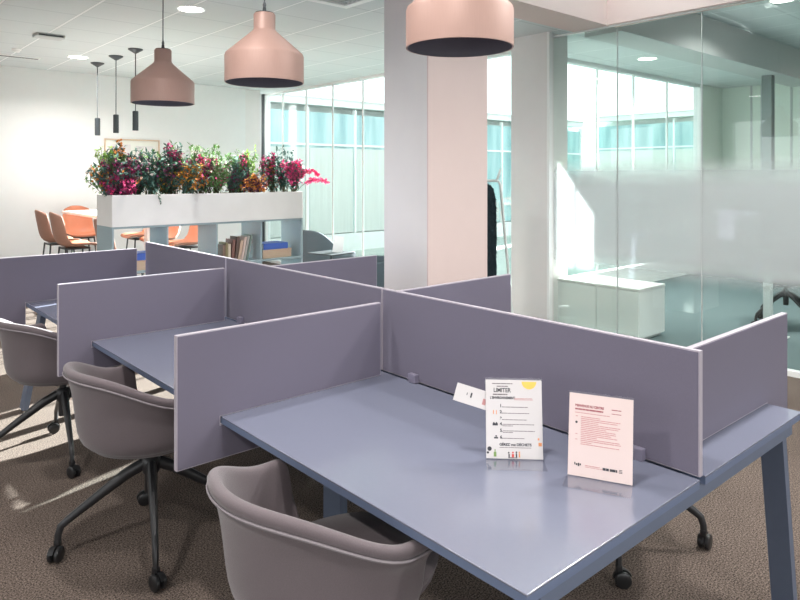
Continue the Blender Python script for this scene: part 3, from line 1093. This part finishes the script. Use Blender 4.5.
bm = bmesh.new(); lathe(bm, [(0, -.04), (.03, -.038), (.04, -.02), (.05, -.015), (.05, 0), (0, 0)], 24)
link('detector_body', bm, M['white'], t, True)
t = thing('ceiling_cassette', 'square white air cassette in the ceiling beside the wide column', 'air conditioner', (1.33, 3.56, LOW), 0)
bm = bmesh.new()
for lo, hi in (((-.34, -.34), (.34, -.27)), ((-.34, .27), (.34, .34)), ((-.34, -.27), (-.27, .27)), ((.27, -.27), (.34, .27))):
    box(bm, (lo[0], lo[1], -.03), (hi[0], hi[1], 0), .004)
link('frame', bm, M['white'], t)
bm = bmesh.new()
for k in range(9):
    box(bm, (-.265, -.25 + k * .06, -.018), (.265, -.232 + k * .06, -.004))
link('grille', bm, M['greybeam'], t)

# ------------------------------------------------------------------ planter on open shelves
pl = P(112, 5.74)
pl = (.05, 5.08)
pr = (1.985, 5.08)
ang = math.atan2(pr[1] - pl[1], pr[0] - pl[0])
SL = math.hypot(pr[0] - pl[0], pr[1] - pl[1])
SD = .40
t = thing('shelving_unit', 'blue-green open shelving unit carrying the white planter', 'shelf', (pl[0], pl[1], 0), ang)
shelf = t
b0 = .018
for i in range(5):
    x = i * (SL - b0) / 4
    link('upright', bx((x, 0, 0), (x + b0, SD, 1.132), .001), M['shelf'], t)
for i in range(4):
    xa, xb = i * (SL - b0) / 4 + b0, (i + 1) * (SL - b0) / 4
    for z in (.05, .39, .735):
        link('shelf_board', bx((xa, 0.002, z), (xb, SD - .002, z + b0)), M['shelf'], t)
link('top_board', bx((0, 0, 1.132), (SL, SD, 1.150), .001), M['shelf'], t)
pb = thing('planter_box', 'long white planter box full of flowers on top of the open shelves', 'planter', (pl[0], pl[1], 1.1505), ang)
PH = .275
link('front_panel', bx((0, -.003, 0), (SL, .02, PH), .002), M['plaster'], pb)
link('back_panel', bx((0, SD - .02, 0), (SL, SD + .003, PH), .002), M['plaster'], pb)
for xx in (0, SL - .02):
    link('end_panel', bx((xx, .02, 0), (xx + .02, SD - .02, PH), .001), M['plaster'], pb)
link('bottom_panel', bx((.02, .02, 0), (SL - .02, SD - .02, .015)), M['plaster'], pb)
bm = bmesh.new()
box(bm, (.021, .021, .16), (SL - .021, SD - .021, PH - .03))
link('soil', bm, M['soil'], pb)
# things on the shelves
SW = (SL - b0) / 4
rot = Matrix.Rotation(ang, 4, 'Z')
def on_shelf(x, y, z):
    v = rot @ Vector((x, y, 0))
    return (pl[0] + v.x, pl[1] + v.y, z)
SZ = .735 + b0 + .0005
bc = [('brown', srgb(140, 112, 98)), ('olive', srgb(150, 140, 105)), ('cream', srgb(225, 212, 190)), ('dark red', srgb(128, 92, 84)), ('dark brown', srgb(104, 86, 78)),
      ('tan', srgb(206, 178, 156)), ('pale pink', srgb(222, 200, 190)), ('grey', srgb(190, 186, 180)), ('grey-green', srgb(122, 140, 132))]
bh = [.17, .19, .175, .215, .24, .205, .235, .245, .255]
bt = [.028, .022, .026, .030, .026, .030, .022, .020, .020]
xx = 2 * SW + b0 + .075
lean = [0, 0, 0, R(5), R(7), R(10), R(11), R(12), R(13)]
ordn = ['leftmost', 'second from left', 'third from left', 'fourth from left', 'fifth from left', 'fourth from right', 'third from right', 'second from right', 'rightmost']
for k, (cn, cc) in enumerate(bc):
    th, hh = bt[k], bh[k]
    le = lean[k]
    t = thing('book', '%s book standing %s in the row on the open shelf' % (cn, ordn[k]), 'book', on_shelf(xx, .05, SZ), ang, 'books standing on the open shelf')
    lm = Matrix.Rotation(le, 4, 'Y')
    cover = mat('cover_' + cn.replace(' ', '_'), cc, .6, noise=.08, nscale=40)
    bm = bmesh.new()
    box(bm, (0, 0, 0), (.003, .15, hh), .0008, lm); box(bm, (th - .003, 0, 0), (th, .15, hh), .0008, lm); box(bm, (0, -.002, 0), (th, .002, hh), .0008, lm)
    dz = max(0, -min((v.co.z for v in bm.verts)))
    bmesh.ops.translate(bm, vec=(0, 0, dz), verts=bm.verts)
    link('cover', bm, cover, t)
    bm = bx((.003, .002, .004), (th - .003, .146, hh - .004), 0, lm)
    bmesh.ops.translate(bm, vec=(0, 0, dz), verts=bm.verts)
    link('pages', bm, M['paper'], t)
    nxt = lean[k + 1] if k < 8 else 0
    xx += th / math.cos(le) + (.004 if nxt == le else .006) + (max(0, math.sin(nxt) * 0))
blue = mat('blue_cover', srgb(72, 104, 190), .5, noise=.05, nscale=20)
for (ci, nm) in ((3, 'right-hand'), (0, 'left-hand')):
    xb = ci * SW + b0 + (.03 if ci else .20)
    t = thing('storage_box', 'pale wooden box under a blue binder, in the %s shelf bay' % nm, 'box', on_shelf(xb, .04, SZ), ang, 'wooden boxes on the open shelves')
    if ci == 0: xe = .20
    else: xe = .335
    link('box_body', bx((0, 0, 0), (xe, .24, .070), .003), M['oak'], t)
    link('lid', bx((-.002, -.002, .0705), (xe + .002, .242, .088), .003), M['oak'], t)
    t = thing('binder', 'blue binder lying on the pale wooden box, in the %s shelf bay' % nm, 'binder', on_shelf(xb + .01, .045, SZ + .0885), ang, 'blue binders on the open shelves')
    bm = bmesh.new()
    box(bm, (0, 0, 0), (xe - .05, .21, .004), .001); box(bm, (0, 0, .058), (xe - .05, .21, .062), .001); box(bm, (0, -.002, 0), (xe - .05, .004, .062), .002)
    link('cover', bm, blue, t)
    link('pages', bx((.004, .005, .005), (xe - .056, .205, .057)), M['paper'], t)


# ------------------------------------------------------------------ flowers
def leaf(bm, p, d, ln, wd, rnd):
    d = d.normalized()
    s = d.cross(Vector((rnd.uniform(-.4, .4), rnd.uniform(-.4, .4), 1))).normalized()
    n = s.cross(d).normalized()
    a = bm.verts.new(p)
    m1 = bm.verts.new(p + d * ln * .45 + s * wd * .5 + n * wd * .12)
    m2 = bm.verts.new(p + d * ln * .45 - s * wd * .5 + n * wd * .12)
    mid = bm.verts.new(p + d * ln * .5 - n * wd * .05)
    e = bm.verts.new(p + d * ln - n * ln * .12)
    bm.faces.new((a, m1, mid)); bm.faces.new((a, mid, m2)); bm.faces.new((m1, e, mid)); bm.faces.new((mid, e, m2))


def rdir(rnd, up=0):
    v = Vector((rnd.gauss(0, 1), rnd.gauss(0, 1), rnd.gauss(0, 1) + up))
    return v.normalized() if v.length > .01 else Vector((0, 0, 1))


def plant(label, px, pz_top, spread, leafm, flowers, nst, seed, sprays=(), fy=None, name='flowering_plant', leaf_size=.045, per=24, ymid=None):
    nst = int(nst * 2.1); pz_top *= 1.08; spread = spread * 1.6 + .02; leaf_size *= 1.2
    """px: offset along the planter (m); top height above soil; flowers: list of (colour, share, zone lo, zone hi)"""
    rnd = random.Random(seed)
    z0 = 1.1505 + PH - .031
    t = thing(name, label, 'plant', on_shelf(px, ymid if ymid is not None else rnd.uniform(.13, .27), z0), ang, 'artificial flowers in the planter')
    st, lf = bmesh.new(), bmesh.new()
    fl = {c: bmesh.new() for c, *_ in flowers}
    heads = []
    for i in range(nst):
        q = rnd.uniform(0, 2 * PI)
        h = pz_top * rnd.uniform(.42, 1.0) if i else pz_top * .97
        rr = spread * rnd.uniform(.15, 1) * (1.15 - .35 * h / pz_top)
        tip = Vector((rr * math.cos(q), rr * math.sin(q) * .6, h))
        b_ = Vector((rnd.uniform(-.03, .03), rnd.uniform(-.02, .02), 0))
        mid = b_.lerp(tip, .5) + Vector((0, 0, h * .10))
        pts = [b_, b_.lerp(mid, .55), mid, mid.lerp(tip, .6), tip]
        tube(st, pts, [.0032, .003, .0025, .002, .0012], 5)
        for k in range(per):
            u = .18 + .82 * (k + rnd.random()) / per
            j = min(3, int(u * 4)); p = pts[j].lerp(pts[j + 1], u * 4 - j)
            d = rdir(rnd, .35)
            leaf(lf, p + d * .004, d, leaf_size * rnd.uniform(.6, 1.15), leaf_size * .5 * rnd.uniform(.7, 1.1), rnd)
        heads.append((tip, h / pz_top))
        for c, share, lo, hi in flowers:
            n = int(23 * share * rnd.uniform(.6, 1.3))
            for k in range(n):
                u = lo + (hi - lo) * rnd.random()
                j = min(3, int(u * 4)); p = pts[j].lerp(pts[j + 1], u * 4 - j) + rdir(rnd) * rnd.uniform(.005, .032)
                leaf(fl[c], p, rdir(rnd, .2), rnd.uniform(.022, .036), rnd.uniform(.018, .032), rnd)
    for pts, col, dens in sprays:
        pts = [Vector(v) for v in pts]
        tube(st, pts, [.003] * (len(pts) - 1) + [.0012], 5)
        fb = bmesh.new()
        n = len(pts) - 1
        for k in range(dens):
            u = .35 + .65 * rnd.random()
            j = min(n - 1, int(u * n)); p = pts[j].lerp(pts[j + 1], u * n - j) + rdir(rnd) * rnd.uniform(.003, .02)
            leaf(fb, p, rdir(rnd), rnd.uniform(.018, .032), rnd.uniform(.016, .028), rnd)
        link('flower_spray', fb, PETAL[col], t)
    link('stem', st, STEM, t)
    link('foliage', lf, leafm, t)
    for c in fl:
        link('petals', fl[c], PETAL[c], t)
    return t


def pxat(x):  # photo column -> offset along the planter front
    lo, hi = 0.0, SL
    for _ in range(40):
        m = (lo + hi) / 2
        v = on_shelf(m, .2, 0)
        rx, ry = v[0] - CAMX, v[1] - CAMY
        lat = rx * math.cos(YAW) - ry * math.sin(YAW); d = rx * math.sin(YAW) + ry * math.cos(YAW)
        if 400 + FPX * lat / d < x: lo = m
        else: hi = m
    return min(max((lo + hi) / 2, .05), SL - .05)


D, B, F, LM, PU = LEAF
specs = [
    # label, photo x, height, spread, leaf, flowers, stems, kwargs
    ('orange flowering plant spilling over the left end of the planter', 98, .26, .17, B, [('orange', .85, .3, .95)], 10, {}),
    ('fresh green plant with dark sprigs, second from the planter’s left end', 104, .36, .13, F, [('purple', .12, .5, 1)], 8, {}),
    ('lime green fern-like plant rising behind the plum flowers at the left', 115, .42, .08, LM, [], 6, dict(per=22, ymid=.30)),
    ('plum and magenta flowering plant above the lowest magenta cluster on the left', 121, .34, .12, B, [('purple', .9, .35, 1), ('magenta', .9, .35, .95)], 10, dict(ymid=.12)),
    ('low magenta cluster at the planter rim on the left', 120, .15, .09, PU, [('pink', 1.1, .4, 1), ('magenta', .6, .3, 1)], 7, dict(ymid=.07)),
    ('tall orange flowering stem, highest bloom on the left half of the planter', 131, .50, .045, B, [('orange', 1.5, .66, 1)], 4, dict(per=10)),
    ('dark green bush with plum sprays left of the planter’s middle', 143, .36, .14, D, [('purple', .8, .35, 1), ('magenta', .35, .3, .8)], 12, {}),
    ('blue-green leafy bush with a few cream blooms in front of the picture frame', 157, .40, .12, B, [('white', .18, .6, 1)], 11, {}),
    ('dark bush with plum petals in the middle of the planter', 168, .32, .12, D, [('purple', .6, .3, 1), ('yellow', .18, .2, .7)], 11, {}),
    ('magenta topped plant just left of the tall green plant', 178, .46, .07, B, [('magenta', 1.3, .68, 1)], 6, {}),
    ('tall green plant crowning the middle of the planter', 194, .49, .13, F, [('white', .12, .5, 1)], 11, dict(per=20)),
    ('amber and orange flowering plant under the tall green plant', 190, .28, .13, B, [('orange', .85, .45, 1), ('yellow', .5, .4, 1)], 9, dict(ymid=.09)),
    ('magenta flowering plant right of the tall green plant', 206, .36, .10, D, [('magenta', 1.2, .35, 1), ('pink', .35, .5, 1)], 9, {}),
    ('mixed green plant with cream specks right of centre', 219, .38, .12, F, [('white', .25, .4, 1), ('magenta', .3, .3, .8)], 10, {}),
    ('blue-green bush with dark plum sprig near the orange cluster', 234, .36, .12, B, [('purple', .35, .2, .8)], 11, {}),
    ('narrow pink flower spike beside the lime sprigs', 252, .40, .04, D, [('pink', .7, .75, 1), ('magenta', .9, .4, .8)], 5, {}),
    ('lime green sprigs rising near the right end of the planter', 259, .47, .10, LM, [], 7, dict(per=16, ymid=.3)),
    ('orange cluster above the planter rim near the right end', 255, .19, .10, PU, [('orange', 1.0, .4, 1), ('yellow', .4, .4, 1)], 8, dict(ymid=.07)),
    ('dark green bush with magenta blooms near the right end of the planter', 279, .40, .13, D, [('magenta', .9, .45, 1), ('orange', .12, .3, .7)], 12, {}),
]
for i, (lab, px, h, s, lm_, fl_, n_, kw) in enumerate(specs):
    plant(lab, pxat(px - 5), h, s, lm_, fl_, n_, 100 + i, **kw)
for i, (lab, px, h, s, lm_, n_) in enumerate([
        ('airy green filler plant leaning over the left end of the planter', 92, .30, .13, F, 6),
        ('blue-green filler foliage between the plum flowers and the tall orange stem', 126, .36, .16, B, 8),
        ('fresh green filler foliage under the picture frame corner', 152, .33, .17, F, 8),
        ('blue-green filler foliage left of the tall green plant', 172, .40, .16, B, 8),
        ('fresh green filler foliage right of the tall green plant', 212, .42, .15, F, 8),
        ('pale green filler foliage below the lime sprigs', 242, .34, .17, F, 8),
        ('blue-green filler foliage at the right end, behind the pink sprays', 290, .40, .15, B, 9)]):
    plant(lab, pxat(px), h + .07, s, lm_, [], n_ + 1, 400 + i, ymid=.27, name='green_plant')
plant('hot pink flowering plant with two long sprays arching past the right planter end', pxat(289), .33, .11, B, [('pink', 2.0, .45, 1), ('magenta', .3, .3, .9)], 9, 300, ymid=.09,
      sprays=[([(0, 0, 0), (.05, -.02, .16), (.13, -.03, .24), (.21, -.04, .25), (.28, -.05, .20)], 'pink', 190),
              ([(0, 0, 0), (.08, -.02, .09), (.18, -.03, .15), (.30, -.04, .16), (.40, -.05, .12)], 'pink', 190)])
# trailing sprig over the planter front
t = thing('trailing_sprig', 'small dark sprig hanging over the front of the planter', 'plant', on_shelf(pxat(149), -.004, 1.1505 + PH), ang)
bm, lf = bmesh.new(), bmesh.new()
tube(bm, [(0, .03, .0), (0, .0, .012), (.004, -.012, .0), (.012, -.014, -.05), (.022, -.014, -.085)], .002, 5)
for k in range(9):
    leaf(lf, Vector((.004 + .002 * k, -.013, -.01 * k)), rdir(rnd, -.4) + Vector((0, -.6, 0)), .026, .016, rnd)
link('stem', bm, STEM, t); link('foliage', lf, D, t)

# ------------------------------------------------------------------ high table and counter chairs
t = thing('high_table', 'white high table behind the planter', 'table', (1.02, 7.60, 0))
link('tabletop', bx((-.37, -1.30, 1.085), (.37, 1.30, 1.12), .006), M['tabletop'], t)
for sy in (-1, 1):
    link('pedestal', bx((-.05, sy * .85 - .05, .015), (.05, sy * .85 + .05, 1.0845), .004), M['white'], t)
    link('base_plate', bx((-.26, sy * .85 - .20, 0), (.26, sy * .85 + .20, .015), .003), M['white'], t)
link('foot_rail', bx((-.02, -.799, .28), (.02, .799, .32), .004), M['white'], t)


def counter_chair(label, x, y, rz, first=[None]):
    if first[0] is None:
        t = thing('counter_chair', label, 'chair', group='shell counter chairs round the high table')
        prof = [(.225, .735), (.20, .755), (.12, .752), (0, .742), (-.10, .742), (-.165, .765), (-.205, .83), (-.225, .92), (-.245, 1.03), (-.262, 1.12), (-.268, 1.165)]
        wid = [.19, .215, .225, .228, .226, .222, .220, .215, .205, .185, .150]
        nu = 11
        bm = bmesh.new()
        rows = []
        for j, (yy, zz) in enumerate(prof):
            row = []
            for i in range(nu):
                u = -1 + 2 * i / (nu - 1)
                e = abs(u) ** 2.5
                lift = e * (.05 if j < 6 else .0) * (0.4 + .6 * min(1, j / 4))
                fwd = e * (.085 if j >= 5 else .0)
                drop = (.035 * e if j == len(prof) - 1 else 0)
                row.append(bm.verts.new((u * wid[j], yy + fwd, zz + lift - drop)))
            rows.append(row)
        for A, Bq in zip(rows, rows[1:]):
            for i in range(nu - 1):
                bm.faces.new((A[i], A[i + 1], Bq[i + 1], Bq[i]))
        o = link('seat_shell', bm, [M['tan'], M['orange']], t, True)
        md = o.modifiers.new('thick', 'SOLIDIFY'); md.thickness = .016; md.offset = -1
        md.material_offset = 1
        md2 = o.modifiers.new('sub', 'SUBSURF'); md2.levels = 1; md2.render_levels = 1
        for sx in (-1, 1):
            for (ya, yb) in ((.14, .20), (-.12, -.19)):
                bm = bmesh.new(); tube(bm, [(sx * .14, ya, .735), (sx * .205, yb, 0)], [.011, .009], 8)
                link('leg', bm, M['black'], t, True)
        bm = bmesh.new()
        for y_ in (.185, -.165):
            tube(bm, [(-.185, y_, .22), (.185, y_, .22)], .007, 6)
        for s in (-1, 1):
            tube(bm, [(s * .186, .186, .22), (s * .186, -.166, .22)], .007, 6)
        link('foot_ring', bm, M['black'], t, True)
        link('under_frame', bx((-.15, -.13, .715), (.15, .15, .732), .004), M['black'], t)
        first[0] = t
    else:
        t = copy_tree(first[0])
        t['label'] = label
    t.location = (x, y, 0)
    t.rotation_euler = (0, 0, rz)
    return t


counter_chair('terracotta counter chair, leftmost against the white back wall', .50, 8.47, -PI / 2)
counter_chair('terracotta counter chair, second from the left, in front of the white table end', .50, 7.80, -PI / 2)
counter_chair('terracotta counter chair at the far end of the high table, its inside facing the camera', .98, 9.20, PI)
counter_chair('terracotta counter chair hidden but for its legs behind the planter’s left shelf bay', .50, 6.15, -PI / 2)
counter_chair('terracotta counter chair seen through the second shelf bay', 1.56, 7.75, PI / 2)
counter_chair('terracotta counter chair across the high table, seen through the left shelf bay', 1.56, 8.45, PI / 2)
counter_chair('terracotta counter chair seen at the right of the second shelf bay', 1.56, 7.02, PI / 2)

# picture on the back wall
t = thing('picture_frame', 'pale framed picture on the back wall behind the flowers', 'picture', (1.86, BACK - .002, 1.60))
bm = bmesh.new()
w_, h_ = .42, .55
for lo, hi in (((-w_, 0), (-w_ + .018, h_)), ((w_ - .018, 0), (w_, h_)), ((-w_ + .018, 0), (w_ - .018, .018)), ((-w_ + .018, h_ - .018), (w_ - .018, h_))):
    box(bm, (lo[0], -.03, lo[1]), (hi[0], 0, hi[1]), .002)
link('frame', bm, M['oak'], t)
link('print', bx((-w_ + .018, -.012, .018), (w_ - .018, -.004, h_ - .018)), M['art'], t)
bm = bmesh.new()
box(bm, (-w_ + .10, -.014, .08), (-.03, -.0122, h_ - .08)); box(bm, (.05, -.014, .08), (w_ - .10, -.0122, h_ - .10))
link('print_panel', bm, M['paper'], t)


# ------------------------------------------------------------------ lounge by the window
def lounge(label, x, y, rz, m, back=.84):
    t = thing('lounge_armchair', label, 'armchair', (x, y, 0), rz, 'lounge armchairs by the courtyard window')
    def prof(yy):
        z = .56 + (back - .56) * sstep((.02 - yy) / .36)
        return [(.28, .20), (.33, .22), (.355, .40), (.37, z - .05), (.365, z - .012), (.34, z), (.31, z - .012), (.295, z - .06), (.28, .42), (.26, .36)]
    bm = bmesh.new(); sweep_u(bm, prof, .34, .28)
    link('shell', bm, m, t, True)
    link('seat_cushion', bx((-.275, -.22, .24), (.275, .34, .43), .05), m, t, True)
    for sx in (-1, 1):
        for yy in (-.17, .26):
            bm = bmesh.new(); tube(bm, [(sx * .22, yy, .24), (sx * .26, yy * 1.15, 0)], [.016, .011], 8)
            link('leg', bm, M['black'], t, True)
    return t


xa, ya = P(322, 9.15)
lounge('grey lounge armchair just right of the shelves, left of the small table', xa, ya, R(-75), M['lounge'], .87)
xa, ya = P(385, 8.3)
lounge('dark lounge armchair half hidden by the wide column', xa, ya, R(40), M['lounge_dark'], .82)
xa, ya = P(331, 8.25)
t = thing('side_table', 'small dark side table holding a white card, in front of the armchair', 'table', (xa, ya, 0), R(10))
link('tabletop', bx((-.20, -.20, .63), (.20, .20, .648), .004), M['charcoal'], t)
bm = bmesh.new(); lathe(bm, [(0, .02), (.018, .02), (.018, .63), (0, .63)], 14)
link('stem', bm, M['charcoal'], t, True)
bm = bmesh.new(); lathe(bm, [(0, 0), (.17, 0), (.17, .012), (.03, .022), (0, .022)], 28)
link('base', bm, M['charcoal'], t, True)
xa, ya = P(337, 8.23)
t = thing('table_card', 'white card standing on the small dark side table', 'card', (xa, ya, .6485), -YAW)
link('leaf', bx((-.06, -.001, 0), (.06, .001, .20), 0, Matrix.Rotation(R(-14), 4, 'X') @ Matrix.Rotation(R(7), 4, 'Y')), M['paper'], t)
link('leaf', bx((-.06, .10, 0), (.06, .102, .20), 0, Matrix.Translation((0, .10, 0)) @ Matrix.Rotation(R(14), 4, 'X') @ Matrix.Translation((0, -.10, 0)) @ Matrix.Rotation(R(7), 4, 'Y')), M['paper'], t)

# ------------------------------------------------------------------ coat stand with a shaggy coat
xa, ya = P(498.5, 6.95)
t = thing('coat_stand', 'pale tubular coat stand between the wide column and the pier', 'coat stand', (xa, ya, 0), -YAW)
bm = bmesh.new()
tube(bm, [(.155, 0, .01), (.02, 0, 1.50), (.0, 0, 1.535), (-.03, 0, 1.54)], .0145, 10)
tube(bm, [(-.03, 0, 1.54), (-.36, 0, 1.54)], .0145, 10)
tube(bm, [(-.34, 0, 1.54), (-.37, 0, 1.53), (-.38, 0, 1.50), (-.52, 0, .01)], .0145, 10)
link('frame', bm, M['kerb'], t, True)
bm = bmesh.new(); tube(bm, [(-.05, -.012, 1.54), (-.02, -.02, 1.545), (.02, -.02, 1.66)], .013, 8)
tube(bm, [(-.34, -.012, 1.54), (-.37, -.02, 1.545), (-.41, -.02, 1.66)], .013, 8)
link('hook', bm, M['kerb'], t, True)
for xx in (.155, -.52):
    bm = bmesh.new(); tube(bm, [(xx, -.2, .014), (xx, .2, .014)], .014, 8)
    link('foot', bm, M['kerb'], t, True)
ct = thing('shaggy_coat', 'dark shaggy coat hanging from the pale coat stand', 'coat', (xa, ya, 0), -YAW, None)
bm = bmesh.new()
prof = [(0, 1.525), (.05, 1.52), (.10, 1.48), (.125, 1.38), (.13, 1.2), (.135, .95), (.14, .7), (.14, .55), (.12, .53), (0, .54)]
lathe(bm, prof, 28, Matrix.Translation((-.165, -.03, -.012)) @ Matrix.Diagonal((1, .75, 1, 1)))
rr = random.Random(4)
for v in bm.verts:
    v.co += Vector((rr.uniform(-.012, .012), rr.uniform(-.012, .012), rr.uniform(-.01, .01)))
link('body', bm, M['coat'], ct, True)
bm = bmesh.new()
for k in range(1100):
    z = rr.uniform(.54, 1.5); q = rr.uniform(0, 2 * PI)
    r_ = .13 if z < 1.35 else .13 - (z - 1.35) * .35
    p = Vector((-.165 + r_ * math.cos(q), -.03 + r_ * .75 * math.sin(q), z))
    d = Vector((math.cos(q), math.sin(q) * .75, -.8 + rr.uniform(-.4, .3)))
    leaf(bm, p - d.normalized() * .01, d, rr.uniform(.03, .05), .012, rr)
link('shag', bm, M['coat'], ct)

# ------------------------------------------------------------------ light
wd = bpy.data.worlds.new('world')
sc.world = wd
wd.use_nodes = True
nt = wd.node_tree
bg = nt.nodes['Background']
tc = nt.nodes.new('ShaderNodeTexCoord')
sep = nt.nodes.new('ShaderNodeSeparateXYZ')
nt.links.new(tc.outputs['Generated'], sep.inputs[0])
cr = nt.nodes.new('ShaderNodeValToRGB')
cr.color_ramp.elements[0].position = .0
cr.color_ramp.elements[0].color = (.30, .33, .33, 1)
cr.color_ramp.elements[1].position = .02
cr.color_ramp.elements[1].color = (1, 1, 1, 1)
e = cr.color_ramp.elements.new(.9); e.color = (.85, .92, .97, 1)
nt.links.new(sep.outputs['Z'], cr.inputs['Fac'])
nt.links.new(cr.outputs[0], bg.inputs['Color'])
bg.inputs['Strength'].default_value = 2.3
sd = bpy.data.lights.new('sun', 'SUN')
sd.energy = 54
sd.angle = R(.6)
sd.color = (1, .985, .96)
so = bpy.data.objects.new('sun', sd)
C.objects.link(so)
EL = R(19)
dirv = Vector((-1, -.27, -math.tan(EL) * math.hypot(1, .27)))
so.rotation_euler = dirv.to_track_quat('-Z', 'Y').to_euler()
so.location = (12, 6, 8)

sc.view_settings.view_transform = 'Standard'
sc.view_settings.look = 'None'
sc.view_settings.gamma = 1
sc.view_settings.use_curve_mapping = False
sc.view_settings.exposure = 0.2
sc.cycles.use_denoising = True
sc.cycles.max_bounces = 10
sc.cycles.diffuse_bounces = 5
sc.cycles.transparent_max_bounces = 24
sc.cycles.sample_clamp_indirect = 6
sc.cycles.caustics_reflective = False
sc.cycles.caustics_refractive = False
